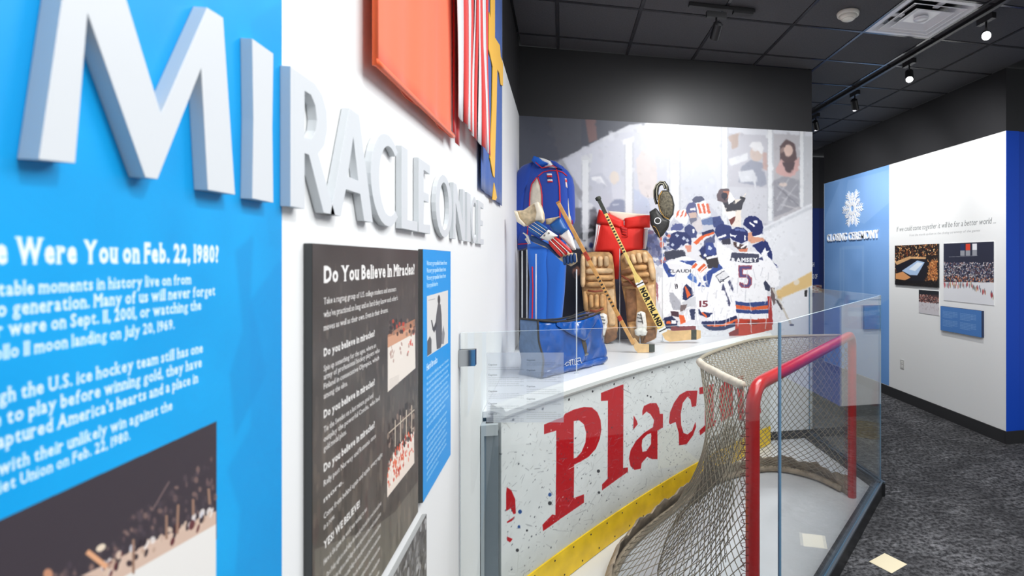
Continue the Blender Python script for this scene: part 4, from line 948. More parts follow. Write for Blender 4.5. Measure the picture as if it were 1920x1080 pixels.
# power outlet
p = at(1692, 683, X=XR); g = thing('power_outlet', (XR, p.y, p.z - .057), 'white wall outlet above the black baseboard', 'outlet')
bevel(MB().box((XR - .006, p.y - .036, p.z - .058), (XR - .0003, p.y + .036, p.z + .058)).build('cover_plate', mat('outlet_plate', (190, 190, 188), .4), g), .002, 2)
for s_ in (-1, 1):
    sk = MB().box((XR - .008, p.y - .018, p.z + s_ * .024 - .015), (XR - .0055, p.y + .018, p.z + s_ * .024 + .015)).build('socket', mat('outlet_white', (236, 236, 232), .4), g)
    MB().box((XR - .0086, p.y - .010, p.z + s_ * .024 - .007), (XR - .0078, p.y - .006, p.z + s_ * .024 + .007)).box((XR - .0086, p.y + .006, p.z + s_ * .024 - .007), (XR - .0078, p.y + .010, p.z + s_ * .024 + .007)).build('slot', black, sk)

# ================================================================== CEILING FIXTURES
blk = mat('black_fixture', (24, 24, 26), .35)
def spot_head(track, y, aim, lit, x=None, z0=ZC - .03, along=Vector((0, 1, 0))):
    c = Vector((x, y, z0))
    side = along.cross(UP)
    ad = MB().obox(c - UP * .045, along * .075, side * .018, UP * .022).build('adapter', blk, track)
    ORG[ad.name] = ORG[track.name]
    MB().tube([c - UP * .066, c - UP * .15], .007, 8).build('stem', blk, ad, True)
    piv = c - UP * .165; d = (Vector(aim) - piv).normalized()
    h = MB().lathe(piv - d * .07, d, [(.020, 0), (.036, .012), (.036, .125), (.030, .125), (.028, .105)], 20).build('lamp_head', blk, ad, True)
    md = h.modifiers.new('edges', 'EDGE_SPLIT')
    MB().lathe(piv - d * .07, d, [(.0278, .106), (.0278, .112)], 20).build('lens', lit, ad)
lens_on = mat('lit_lens', (255, 252, 246), .3, emit=70); lens_dim = mat('pale_lens', (180, 180, 184), .2)
XT = 3.115
ya, yb2 = 3.0, 8.0
g = thing('track_light', (XT, ya, ZC - .03), 'long black ceiling track light with spot heads, along the right side', 'track light')
bevel(MB().box((XT - .018, ya, ZC - .03), (XT + .018, yb2, ZC - .0045)).build('track', blk, g), .002, 1)
spot_head(g, 4.22, (2.55, 3.4, 2.2), lens_on, XT)
spot_head(g, 5.13, (4.25, 6.2, 1.7), lens_dim, XT); spot_head(g, 6.02, (4.25, 7.2, 1.7), lens_dim, XT)
pst = at(1853, 66, X=XT); spot_head(g, pst.y + .02, CAM + Vector((.35, .2, -.2)), lens_on, XT)
p1, p2 = at(1290, 12, z=ZC - .02), at(1417, 20, z=ZC - .02); yk = (p1.y + p2.y) / 2
g = thing('track_light', (p1.x, yk, ZC - .03), 'short black ceiling track with one spot head, before the mural wall', 'track light')
bevel(MB().box((p1.x, yk - .018, ZC - .03), (p2.x, yk + .018, ZC - .0045)).build('track', blk, g), .002, 1)
spot_head(g, yk, (1.02, 4.755, 2.5), lens_dim, at(1343, 20, Y=yk).x, along=Vector((1, 0, 0)))
MB().box((p2.x - .17, yk - .022, ZC - .05), (p2.x - .02, yk + .022, ZC - .03)).build('power_feed', blk, g)
# air diffuser
x0, x1, y0, y1 = GX[DIFF[0]], GX[DIFF[0] + 1], GY[DIFF[1]], GY[DIFF[1] + 1]
wm = mat('satin_white_metal', (240, 241, 243), .25); cx, cy = (x0 + x1) / 2, (y0 + y1) / 2
g = thing('air_diffuser', (cx, cy, ZC - .03), 'square white louvred air diffuser set in the black ceiling', 'air diffuser')
def sq_ring(mb, r0, z0, r1, z1, t=.004):
    V = [Vector((cx + sx * r, cy + sy * r, z)) for r, z in ((r0, z0), (r1, z1), (r1 - t * .3, z1 + t), (r0 - t * .3, z0 + t)) for sx, sy in ((-1, -1), (1, -1), (1, 1), (-1, 1))]
    F = []
    for k in range(4):
        for i in range(4): F.append((k * 4 + i, k * 4 + (i + 1) % 4, ((k + 1) % 4) * 4 + (i + 1) % 4, ((k + 1) % 4) * 4 + i))
    mb.add(V, F)
H = .6165 / 2
mb = MB(); sq_ring(mb, H - .013, ZC - .004, H - .045, ZC - .006); mb.build('frame', wm, g)
mb = MB(); sq_ring(mb, H - .045, ZC - .006, H - .105, ZC + .028); mb.build('outer_louver', wm, g)
mb = MB(); sq_ring(mb, H - .085, ZC - .012, H - .092, ZC - .011); sq_ring(mb, H - .092, ZC - .011, H - .165, ZC + .028); mb.build('middle_louver', wm, g)
mb = MB(); sq_ring(mb, H - .145, ZC - .018, H - .152, ZC - .017); sq_ring(mb, H - .152, ZC - .017, H - .215, ZC + .012); mb.build('inner_louver', wm, g)
MB().box((cx - H + .20, cy - H + .20, ZC + .010), (cx + H - .20, cy + H - .20, ZC + .014)).build('core_plate', wm, g)
MB().lathe((cx, cy, ZC - .012), UP, [(.012, 0), (.05, 0), (.055, .006), (.055, .012), (.02, .024)], 24).build('knob', wm, g, True)
for k in range(4):
    q = math.pi / 2 * k; d = Vector((math.cos(q), math.sin(q), 0)); s_ = Vector((-d.y, d.x, 0))
    MB().obox(Vector((cx, cy, ZC + .008)) + d * (H - .10), d * .05, s_ * .022, UP * .005).build('spring_clip', wm, g)
MB().box((x0 + .012, y0 + .012, ZC + .0285), (x1 - .012, y1 - .012, ZC + .030)).build('plenum', blk, g)
# smoke detector
p = at(1590, 24, z=ZC); g = thing('smoke_detector', (p.x, p.y, ZC - .055), 'round white smoke detector on the black ceiling', 'smoke detector')
sw = mat('ivory_plastic', (226, 224, 212), .4)
MB().lathe((p.x, p.y, ZC - .001), -UP, [(.082, 0), (.084, .004), (.080, .022), (.070, .026)], 32).build('base', sw, g, True)
MB().lathe((p.x, p.y, ZC - .026), -UP, [(.070, 0), (.060, .012), (.046, .026), (.03, .034), (.01, .037)], 32).build('dome', sw, g, True)
MB().lathe((p.x, p.y, ZC - .049), -UP, [(.047, 0), (.047, .003), (.042, .003)], 32).build('vent_slot', mat('grey_slot', (120, 118, 110), .6), g)
# ================================================================== GLASS DISPLAY CASE
G0, G1, G2, G3 = Vector((XL, 2.035, 0)), Vector((.915, 2.09, 0)), Vector((2.39, 3.565, 0)), Vector((2.39, YB, 0))
ZG, ZFL = 1.532, .05
glass = glass_mat(); gedge = mat('glass_edge', (104, 146, 176), .15, spec=.8); topedge = mat('glass_top_edge', (206, 222, 226), .1, spec=.8)
rail = mat('steel_channel', (112, 122, 130), .3, .6); curb_m = mat('black_case_base', (26, 27, 29), .35)
case = thing('display_case', (1.2, 3.3, 0), 'low frameless glass display case around the hockey exhibit', 'display case')
mb = MB(); fl = [(XL + .004, 2.08), (.90, 2.13), (2.34, 3.58), (2.34, YB - .016), (XL + .004, YB - .016)]
mb.prism([(x, y, .0005) for x, y in fl], Vector((0, 0, ZFL - .0005)))
mb.build('case_floor', mat('white_ice_sheet', (226, 227, 231), .22, noise=.03, nscale=3), case)
def inward(a, b_):
    d = (b_ - a).normalized(); return d, Vector((-d.y, d.x, 0))
for a, b_ in ((G0, G1), (G1, G2), (G2, G3)):
    d, n_ = inward(a, b_); L_ = (b_ - a).length
    e0 = a + d * (0.006 if a is G0 else -.018 if a is G1 else -.03); e1 = b_ - d * (.016 if b_ is G3 else .0)
    lo = [e0 - n_ * .014, e1 - n_ * .014, e1 + n_ * .062, e0 + n_ * .062]
    bevel(MB().prism([p + UP * .0006 for p in lo], UP * .1).build('base_curb', curb_m, case), .003, 1)
    for o0, o1 in ((-.014, .0), (.016, .030)):
        MB().prism([p + UP * .1008 for p in (e0 + n_ * o0, e1 + n_ * o0, e1 + n_ * o1, e0 + n_ * o1)], UP * .012).build('glazing_channel', rail, case)
    s0 = a + d * (.004 if a is G0 else .003); s1 = b_ - d * (.012 if b_ is G3 else .003)
    q = [s0 + n_ * .002, s1 + n_ * .002, s1 + n_ * .012, s0 + n_ * .012]
    V = [p + UP * .103 for p in q] + [p + UP * ZG for p in q]
    pn = obj('glass_pane', V, [(0, 3, 2, 1), (4, 5, 6, 7), (0, 1, 5, 4), (1, 2, 6, 5), (2, 3, 7, 6), (3, 0, 4, 7)], None, case, mats=[glass, gedge, topedge], fmat=[1, 2, 0, 1, 0, 1])
MB().tube([G1 + Vector((.0, .004, .1)), G1 + Vector((0, .004, ZG))], .0065, 8).build('corner_seal', gedge, case)
# wall clamp of the left pane
chrome = mat('polished_steel', (170, 174, 178), .12, 1.0)
p = at(868, 671, Y=2.035)
MB().box((XL + .001, 2.024, p.z - .03), (XL + .058, 2.0365, p.z + .03)).build('glass_clamp', chrome, case)
MB().box((XL + .001, 2.0475, p.z - .03), (XL + .058, 2.056, p.z + .03)).build('glass_clamp', chrome, case)
# frosted caption sheet on the left pane
pl = (Vector((XL, 2.033, 0)), (lambda d: Vector((d.y, -d.x, 0)))((G1 - G0).normalized()))
a, b_, c_, d_ = [at(u, v, pl=pl) for u, v in ((912, 792), (1057, 792), (1057, 661), (912, 661))]
C = Canvas(420, 380, (0, 0, 0)); k_ = 0
for col in (0, 1):
    y = 70 if col == 0 else 46
    while y < 360:
        C.text('Caption', 10 + col * 205, y, 13, (150, 150, 150), bold=.03); y += 14
        for r_ in range((2, 5, 3, 2, 4)[k_ % 5]): C.text('worn and used on the ice by the team in nineteen eighty', 10 + col * 205, y, 10, (110, 110, 110), fit=190 if r_ % 3 else 165); y += 11
        k_ += 1; y += 20
g = thing('caption_sheet', (a + b_) / 2, 'frosted clear caption sheet with grey text on the left glass pane', 'caption')
quad('frosted_film', a, b_, c_, d_, veil_mat('frosted_film', (214, 220, 228), .42, .35), g)
off = Vector((0, -.0008, 0)); quad('lettering', a + off, b_ + off, c_ + off, d_ + off, alpha_print('caption_lettering', C.image('caption_mask'), (90, 96, 104)), g)

# ================================================================== RINK BOARDS
B0, B1 = Vector((-.283, 2.57, 0)), Vector((1.933, 4.66, 0)); SAG = .105
bn = Vector((-(B1 - B0).y, (B1 - B0).x, 0)).normalized()
def bpt(t): return B0.lerp(B1, t) + bn * (4 * SAG * t * (1 - t))
def bnr(t):
    d = (bpt(t + .01) - bpt(t - .01)).normalized(); return Vector((d.y, -d.x, 0))      # towards the rink side
NS = 48; TS = [i / NS for i in range(NS + 1)]; LEN = sum((bpt(a) - bpt(b_)).length for a, b_ in zip(TS[1:], TS[:-1]))
ZB0, ZB1 = ZFL + .001, 1.075
def bmap(u, v):
    lo, hi = -.15, 1.05
    for _ in range(40):
        m = (lo + hi) / 2
        if proj(bpt(m) + UP * 1)[0] < u: lo = m
        else: hi = m
    p = bpt(lo); dd = (p - CAM).dot(FW); return lo, CAM.z - (v - PV) * dd / FPX
BRES = 330
C = Canvas(LEN * BRES, (ZB1 - ZB0) * BRES, (226, 227, 226), lambda u, v: ((lambda t, z: (t * LEN * BRES, (ZB1 - z) * BRES))(*bmap(u, v))))
C.noise(5, 60).noise(3, 12)
rnd = random.Random(21)
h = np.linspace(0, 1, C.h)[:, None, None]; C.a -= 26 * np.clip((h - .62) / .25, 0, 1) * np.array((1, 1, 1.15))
C.poly(ZZ(1000, 690, 3.375, [(785, 400), (930, 350), (925, 480), (1050, 590), (790, 640)]), (224, 223, 212), .7)
red = (186, 6, 20)
def bz(pts, c=red, al=1): C.poly(ZZ(1000, 690, 3.375, pts), c, al)
C.polyh([ZZ(1000, 690, 3.375, [(68, 357), (190, 310), (200, 290), (260, 262), (320, 247), (370, 250), (405, 280), (425, 330), (430, 390), (420, 450), (395, 510), (350, 560), (300, 590), (258, 610), (255, 822), (320, 798), (320, 850), (62, 1030), (58, 990), (120, 925), (140, 930), (145, 600), (145, 395), (68, 418)]),
         ZZ(1000, 690, 3.375, [(255, 335), (290, 330), (320, 355), (335, 410), (330, 470), (305, 530), (275, 565), (255, 572)])], red)
bz([(428, 158), (570, 103), (568, 632), (598, 628), (598, 655), (435, 772), (435, 735), (470, 700), (472, 206), (428, 208)])
C.polyh([ZZ(1000, 690, 3.375, [(690, 270), (700, 240), (740, 222), (778, 222), (795, 255), (800, 290), (820, 290), (820, 375), (785, 395), (785, 575), (750, 575), (720, 560), (685, 600), (680, 635), (640, 643), (615, 620), (605, 570), (615, 520), (650, 460), (700, 410), (755, 375), (765, 330), (740, 290), (715, 275), (690, 300)]),
         ZZ(1000, 690, 3.375, [(690, 450), (720, 420), (745, 410), (745, 480), (715, 525), (690, 530), (685, 490)])], red)
bz([(635, 300), (655, 335), (660, 355), (632, 390)])
bz([(858, 345), (865, 280), (890, 220), (925, 170), (970, 145), (1038, 143), (1030, 240), (1003, 245), (995, 200), (975, 180), (945, 220), (932, 290), (935, 360), (950, 410), (975, 420), (1005, 395), (1025, 340), (1030, 370), (1010, 425), (970, 480), (922, 488), (920, 410), (900, 340), (865, 355)])
bz([(1050, 125), (1140, 100), (1140, 330), (1160, 330), (1150, 360), (1105, 385), (1055, 425), (1050, 395), (1085, 362), (1085, 160), (1050, 165)])
bz([(1178, 130), (1212, 85), (1262, 80), (1262, 300), (1190, 340), (1176, 250)]); bz([(1290, 60), (1330, 40), (1330, 320), (1295, 330)]); bz([(1360, 120), (1420, 60), (1440, 280), (1370, 320)])
def bz2(pts): C.poly(ZZ(900, 840, 4.174, pts), red)
bz2([(210, 305), (245, 330), (275, 400), (280, 510), (262, 515), (240, 470), (205, 490), (205, 350)]); bz2([(210, 575), (275, 532), (250, 568), (212, 585)]); bz2([(210, 690), (255, 710), (235, 735), (212, 720)])
# skate, puck and stick marks
for k in range(2600):
    x, y = rnd.uniform(0, C.w), rnd.uniform(0, C.h); l = rnd.expovariate(1 / 8); q = rnd.uniform(-.9, .9) + (0 if rnd.random() < .75 else 1.5)
    C.line((x, y), (x + l * math.cos(q), y - l * math.sin(q)), rnd.uniform(.35, 1.0), rnd.choice([(134, 136, 142), (160, 162, 166), (100, 102, 108), (236, 236, 234), (170, 170, 164)]), rnd.uniform(.4, .9), mapped=False)
for k in range(420):
    x, y = rnd.uniform(0, C.w * .75), C.h * rnd.betavariate(2.2, 1.8); C.ell(x, y, rnd.uniform(.6, 2.2), rnd.uniform(.6, 1.6), rnd.choice([(60, 64, 72), (90, 94, 100), (40, 44, 50), (110, 114, 120)]), rnd.uniform(.5, .95), rot=rnd.uniform(-1, 1), mapped=False)
for k in range(14):
    x, y = rnd.uniform(0, C.w * .8), rnd.uniform(0, C.h); pts = [(x, y)]
    for _ in range(7): pts.append((pts[-1][0] + rnd.uniform(3, 16), pts[-1][1] + rnd.uniform(-9, 5)))
    for a, b_ in zip(pts, pts[1:]): C.line(a, b_, .8, (140, 144, 150), .6, mapped=False)
for u, v, r_ in ((1031, 927, 3.2), (975, 959, 3.5), (973, 987, 2.5)): C.ell(u, v, r_, r_ * 1.1, (30, 74, 140))
for u, v, r_ in ((1031, 943, 3.6), (970, 1031, 3), (988, 994, 2), (1123, 923, 2.4), (1122, 883, 3), (1214, 742, 1.5), (1220, 744, 1.6)): C.ell(u, v, r_, r_, (52, 54, 58))
for k in range(34):                                                  # bare chips in the red lettering
    x, y = rnd.uniform(.1, .75) * C.w, rnd.uniform(.1, .7) * C.h; C.ell(x, y, rnd.uniform(.6, 2.4), rnd.uniform(.5, 1.6), (222, 214, 200), .9, rot=rnd.uniform(0, 3), mapped=False)
boards = thing('rink_boards', bpt(.5) + UP * ZFL, 'worn white rink boards with big red letters, yellow kick strip and puck marks', 'rink boards')
white_pl = mat('white_plastic', (232, 233, 230), .35)
def bstrip(name, z0, z1, o0, o1, m, uv=False, t0=0, t1=1, smooth=True):
    """solid strip along the boards, from o0 (front) to o1 (behind) off the face line"""
    V = []; Fc = []; U = []; n = NS
    for i in range(n + 1):
        t = t0 + (t1 - t0) * i / n; p = bpt(t); nn = bnr(t)
        for o_, z in ((o0, z0), (o0, z1), (o1, z1), (o1, z0)): V.append(p - nn * o_ + UP * z); U.append((t, (z - ZB0) / (ZB1 - ZB0)))
    for i in range(n):
        k = i * 4
        for e in range(4): Fc.append((k + e, k + (e + 1) % 4, k + 4 + (e + 1) % 4, k + 4 + e))
    Fc += [(0, 1, 2, 3), (n * 4 + 3, n * 4 + 2, n * 4 + 1, n * 4)]
    return obj(name, V, Fc, m, boards, uvs=U if uv else None)
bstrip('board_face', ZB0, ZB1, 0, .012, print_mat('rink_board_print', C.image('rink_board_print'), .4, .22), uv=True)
bstrip('board_core', ZB0, ZB1 - .002, .0125, .05, white_pl)
yel = mat('yellow_kick_strip', (246, 200, 12), .4, noise=.10, nscale=9)
bstrip('kick_plate', ZB0 + .004, ZB0 + .168, -.010, -.0005, yel)
V = []; Fc = []; prof = [(-.012, 1.052), (-.024, 1.066), (-.026, 1.088), (-.014, 1.104), (.004, 1.110), (.014, 1.103), (.03, 1.103), (.052, 1.113), (.07, 1.108), (.07, 1.080), (-.002, 1.076), (-.002, 1.052)]
for i in range(NS + 1):
    t = i / NS; p = bpt(t); nn = bnr(t)
    for o_, z in prof: V.append(p - nn * o_ + UP * z)
m_ = len(prof)
for i in range(NS):
    for e in range(m_): Fc.append((i * m_ + e, i * m_ + (e + 1) % m_, (i + 1) * m_ + (e + 1) % m_, (i + 1) * m_ + e))
Fc += [tuple(range(m_)), tuple(NS * m_ + e for e in range(m_))[::-1]]
obj('cap_rail', V, Fc, white_pl, boards, smooth=False)
scm = mat('black_screw', (26, 28, 30), .4)
sp = None
def screw(t, z, r_, o_=0.0):
    p = bpt(t) + bnr(t) * o_ + UP * z; n_ = bnr(t)
    MB().lathe(p, n_, [(r_, 0), (r_, .001), (r_ * .6, .003)], 8).build('screw', scm, boards, True)
for k in range(15): screw(.025 + k * .068, 1.026, .0075)
for k in range(20): screw(.02 + k * .05, ZB0 + .145, .005, .0105); screw(.045 + k * .05, ZB0 + .03, .005, .0105)
grey_end = mat('grey_steel_end', (122, 132, 140), .45, .2); lg = mat('pale_end_frame', (176, 182, 186), .4)
e0 = bpt(0)
MB().box((XL + .005, e0.y - .02, ZB0), (e0.x - .012, e0.y + .03, 1.0)).build('end_panel', grey_end, boards)
MB().box((XL + .003, e0.y - .034, ZB0), (XL + .018, e0.y + .03, 1.035)).box((XL + .018, e0.y - .034, .985), (e0.x - .012, e0.y - .004, 1.035)).build('end_frame', lg, boards)
# platform behind the boards
ZP = 1.078
mb = MB(); pts = [bpt(i / 24) - bnr(i / 24) * .072 for i in range(25)]
poly_ = [(p.x, p.y, ZP - .03) for p in pts] + [(1.99, YB - .014, ZP - .03), (XL + .002, YB - .014, ZP - .03), (XL + .002, pts[0].y, ZP - .03)]
plat = thing('display_platform', (.5, 4.1, 0), 'white platform behind the boards that carries the goalie gear', 'platform')
mb.prism(poly_, UP * .03).build('platform_top', mat('white_platform', (232, 233, 236), .3), plat)
for x, y in ((-.2, 4.5), (1.5, 4.6), (-.2, 3.0), (.6, 4.5)): MB().box((x - .03, y - .03, ZFL + .001), (x + .03, y + .03, ZP - .031)).build('support_post', curb_m, plat)

# ================================================================== HOCKEY GOAL
NP, FP_ = Vector((.805, 2.13, 0)), Vector((2.094, 3.486, 0)); gm = (FP_ - NP).normalized(); gb = Vector((-gm.y, gm.x, 0)); GW = (FP_ - NP).length
def gp(m, b_, z): return NP + gm * m + gb * b_ + UP * z
goal = thing('hockey_goal', (NP + FP_) / 2 + UP * ZFL, 'full-size red-framed hockey goal with dirty beige netting inside the glass case', 'hockey goal')
red_p = mat('red_goal_paint', (196, 20, 22), .28, noise=.05, nscale=12, coat=.3)
ZTOP = 1.252; r_ = .031; BR = .10
MB().tube([gp(0, 0, ZFL + .001), gp(0, 0, ZTOP - BR)], r_, 20, cap=False).build('goal_post', red_p, goal, True)
MB().tube([gp(GW, 0, ZFL + .001), gp(GW, 0, ZTOP - BR)], r_, 20, cap=False).build('goal_post', red_p, goal, True)
cb = [gp(0, 0, ZTOP - BR - .02)] + [gp(BR - BR * math.cos(q), 0, ZTOP - BR + BR * math.sin(q)) for q in [math.pi / 2 * i / 8 for i in range(9)]]
cb += [gp(GW - BR + BR * math.sin(q), 0, ZTOP - BR + BR * math.cos(q)) for q in [math.pi / 2 * i / 8 for i in range(9)]] + [gp(GW, 0, ZTOP - BR - .02)]
MB().tube(cb, r_ + .0003, 20, cap=False).build('crossbar', red_p, goal, True)
def catmull(P, n):
    P = [P[0] * 2 - P[1]] + P + [P[-1] * 2 - P[-2]]; out = []
    for i in range(1, len(P) - 2):
        for k in range(n):
            t = k / n; a, b_, c_, d_ = P[i - 1], P[i], P[i + 1], P[i + 2]
            out.append(.5 * ((2 * b_) + (c_ - a) * t + (2 * a - 5 * b_ + 4 * c_ - d_) * t * t + (3 * b_ - a - 3 * c_ + d_) * t ** 3))
    return out + [P[-2]]
TC = catmull([Vector(p) for p in ((0, .02), (.20, .27), (.46, .51), (.94, .56), (GW - .46, .51), (GW - .20, .27), (GW, .02))], 12)
BC = catmull([Vector(p) for p in ((0, .03), (-.15, .34), (-.10, .70), (.36, .96), (.94, 1.0), (GW - .36, .96), (GW + .10, .70), (GW + .15, .34), (GW, .03))], 9)
def res(P, t):
    L_ = [0]
    for a, b_ in zip(P, P[1:]): L_.append(L_[-1] + (b_ - a).length)
    s_ = t * L_[-1]
    for i in range(len(P) - 1):
        if L_[i + 1] >= s_: return P[i].lerp(P[i + 1], (s_ - L_[i]) / max(1e-9, L_[i + 1] - L_[i]))
    return P[-1]
TT = [res(TC, i / 160) for i in range(161)]; BT = [res(BC, i / 160) for i in range(161)]
def lu(T, t):
    t = min(1, max(0, t)) * 160; i = min(159, int(t)); return T[i].lerp(T[i + 1], t - i)
ZN1, ZN0 = ZTOP - .012, ZFL + .045
def net(t, s_, w=1.0):
    """back netting: t along the frame, s from the top bar to the base"""
    a, b_ = lu(TT, t), lu(BT, t); k = s_ ** 3.5 - .07 * math.sin(math.pi * min(1, s_ * 1.5))
    q = a.lerp(b_, k); z = ZN1 + (ZN0 - ZN1) * (s_ ** .93)
    wob = .012 * math.sin(t * 40) * math.sin(s_ * 3.14) * w
    return gp(q.x, q.y + wob, z)
cream = mat('cream_padding', (216, 204, 186), .75, noise=.08, nscale=20); canvas_m = mat('dirty_canvas', (168, 152, 132), .9, noise=.22, nscale=14, bump=.2, bscale=120)
twine = mat('beige_twine', (150, 140, 122), .85); twine_d = mat('grey_twine', (108, 100, 88), .85)
MB().tube([gp(p.x, p.y, ZTOP - .008) for p in [lu(TT, .26 + .71 * i / 40) for i in range(41)]], .012, 10).build('top_frame', twine, goal, True)
MB().tube([gp(p.x, p.y, ZTOP - .008) for p in [lu(TT, .025 + .245 * i / 20) for i in range(21)]], .02, 10).build('top_padding', cream, goal, True)
MB().tube([gp(p.x, p.y, ZFL + .03) for p in [lu(BT, i / 60) for i in range(1, 60)]], .022, 10).build('base_frame', canvas_m, goal, True)
V = []; Fc = []                                                     # canvas skirt wrapped over the base
for i in range(121):
    t = i / 120; p = lu(BT, t); q = (lu(BT, t + .004) - lu(BT, t - .004)); q = Vector((-q.y, q.x)); q = q / max(q.length, 1e-6)
    hgt = .012 * math.sin(i * .7) + .008 * math.sin(i * 1.9)
    sc_ = min(1, t * 14, (1 - t) * 14)
    for o_, z in ((.034, .004), (.040, .045), (.030, .085), (.012, .115 + hgt), (-.012, .138 + hgt)): r2 = p + q * o_ * sc_; V.append(gp(r2.x, r2.y, ZFL + z))
for i in range(120):
    for e in range(4): Fc.append((i * 5 + e, i * 5 + 5 + e, i * 5 + 6 + e, i * 5 + 1 + e))
o = obj('canvas_skirt', V, Fc, canvas_m, goal, smooth=True); o.modifiers.new('cloth', 'SOLIDIFY').thickness = .004
def twines(mb, f, du, dv, nd, seg, r, lo=0.0, hi=1.0):
    """two families of diagonal twines over the (t, s) square of surface f"""
    for sg in (1, -1):
        for i in range(-nd, nd * 2):
            pts = []
            for j in range(seg + 1):
                s_ = j / seg; t = i / nd + sg * s_ * du
                if lo <= t <= hi: pts.append(f(t, s_ * dv))
            if len(pts) > 1: mb.tube(pts, r, 3, cap=False)
mb = MB(); twines(mb, net, .38, 1.0, 50, 30, .0026); mb.build('back_netting', twine, goal, kind if False else False) if False else tag(mb.build('back_netting', twine, goal), kind='stuff')
mb = MB()
def topnet(t, s_):
    q = lu(TT, .02 + .96 * t); m = (.02 + .96 * t) * GW; p = Vector((m, .02)).lerp(q, s_)
    return gp(p.x, p.y, ZTOP - .012 - .035 * math.sin(s_ * 3.14) * math.sin(t * 3.14))
twines(mb, topnet, .20, 1.0, 33, 10, .0021); tag(mb.build('top_netting', twine, goal), kind='stuff')
# slack second layer of netting hanging on the near side and a lacing round the posts
mb = MB()
def slack(t, s_):
    tt = .06 + .46 * t; ss = .40 + s_ * (.46 + .05 * math.sin(t * 9)); p = net(tt, ss, 0)
    inn = Vector((NP + gm * .9 + gb * .35 - p).xy.to_3d()).normalized()
    return p + inn * (.025 + .05 * math.sin(s_ * 3.1) + .05 * s_ ** 3) + UP * .008 * math.sin(t * 31)
twines(mb, slack, .22, 1.0, 38, 14, .0025); tag(mb.build('slack_netting', twine_d, goal), kind='stuff')
mb = MB()
for mm, sg in ((0, 1), (GW, -1)):
    pts = []
    for i in range(260):
        q = i * .75; pts.append(gp(mm + sg * .033 * math.cos(q) * 1.05, .02 + .034 * math.sin(q), ZFL + .06 + (ZTOP - .2) * i / 260))
    mb.tube(pts, .0016, 3, cap=False)
tag(mb.build('post_lacing', mat('dark_red_lacing', (110, 30, 30), .8), goal), kind='stuff')
# bare ridge of slack twine cord along the lower edge
MB().tube([slack(i / 30, 1.0) for i in range(31)], .004, 6).build('hem_cord', twine_d, goal, True)
# small cream floor marker on the carpet
c0 = at(1665, 1056, z=0); mb = MB(); a_ = Vector((.072, .03, 0)); b2 = Vector((-.03, .066, 0))
o = bevel(mb.obox((c0.x, c0.y, .0015), a_, b2, UP * .0013).build('floor_sticker', mat('cream_sticker', (236, 224, 190), .6)), .0006, 1)
tag(o, 'small square cream sticker on the dark carpet beside the case', 'sticker')
# ================================================================== GOALIE GEAR ON THE PLATFORM
from mathutils.bvhtree import BVHTree
def hang(d, u0, v0, turn=0.0):
    """vertical plane through the point at (u0, v0, depth d), facing the camera and turned by some degrees"""
    o_ = at(u0, v0, d=d); n_ = -(Matrix.Rotation(math.radians(turn), 3, 'Z') @ FW); return (o_, n_)
def onto(pl, pts, off=0.0): return [at(u, v, pl=pl) + pl[1] * off for u, v in pts]
class Surf:
    def __init__(s, *obs):
        V = []; F = []
        for o in obs:
            n = len(V); V += [tuple(Vector(v.co) + ORG[o.name]) for v in o.data.vertices]; F += [tuple(i + n for i in p.vertices) for p in o.data.polygons]
        s.b = BVHTree.FromPolygons(V, F)
    def __call__(s, u, v, off=.0):
        r = ray(u, v).normalized(); h = s.b.ray_cast(CAM, r); 
        if h[0] is None: h = s.b.find_nearest(at(u, v, d=4.2)); return h[0] - r * off
        return h[0] - r * off
    def path(s, pts, off=.0, step=4):
        out = []
        for a, b_ in zip(pts, pts[1:]):
            for k in range(step): out.append(s(a[0] + (b_[0] - a[0]) * k / step, a[1] + (b_[1] - a[1]) * k / step, off))
        return out + [s(*pts[-1], off)]
def dense(pts, n=6):
    out = []
    for a, b_ in zip(pts, pts[1:] + pts[:1]): out += [(a[0] + (b_[0] - a[0]) * k / n, a[1] + (b_[1] - a[1]) * k / n) for k in range(n)]
    return out
def patch(name, sf, pts, off, m, parent):
    """thin sewn-on patch following the surface below it"""
    c = (sum(p[0] for p in pts) / len(pts), sum(p[1] for p in pts) / len(pts)); P = dense(pts, 5); V = [sf(*c, off)]; n = len(P); Fc = []
    for k in (.5, 1.0): V += [sf(c[0] + (u - c[0]) * k, c[1] + (v - c[1]) * k, off) for u, v in P]
    for j in range(n): Fc.append((0, 1 + j, 1 + (j + 1) % n)); Fc.append((1 + j, 1 + n + j, 1 + n + (j + 1) % n, 1 + (j + 1) % n))
    o = obj(name, V, Fc, m, parent, smooth=True); md = o.modifiers.new('thick', 'SOLIDIFY'); md.thickness = .003; return o
def J(pts): return ZZ(955, 280, 4.907, pts)
royal = mat('royal_blue_jersey', (10, 64, 164), .75, bump=.12, bscale=40, sheen=.3); royal_l = mat('light_royal_collar', (20, 96, 200), .75); piping = mat('red_piping', (206, 34, 52), .6)
offw = mat('off_white_cloth', (226, 216, 196), .8, noise=.06, nscale=25); wht = mat('white_cloth', (232, 232, 232), .8)
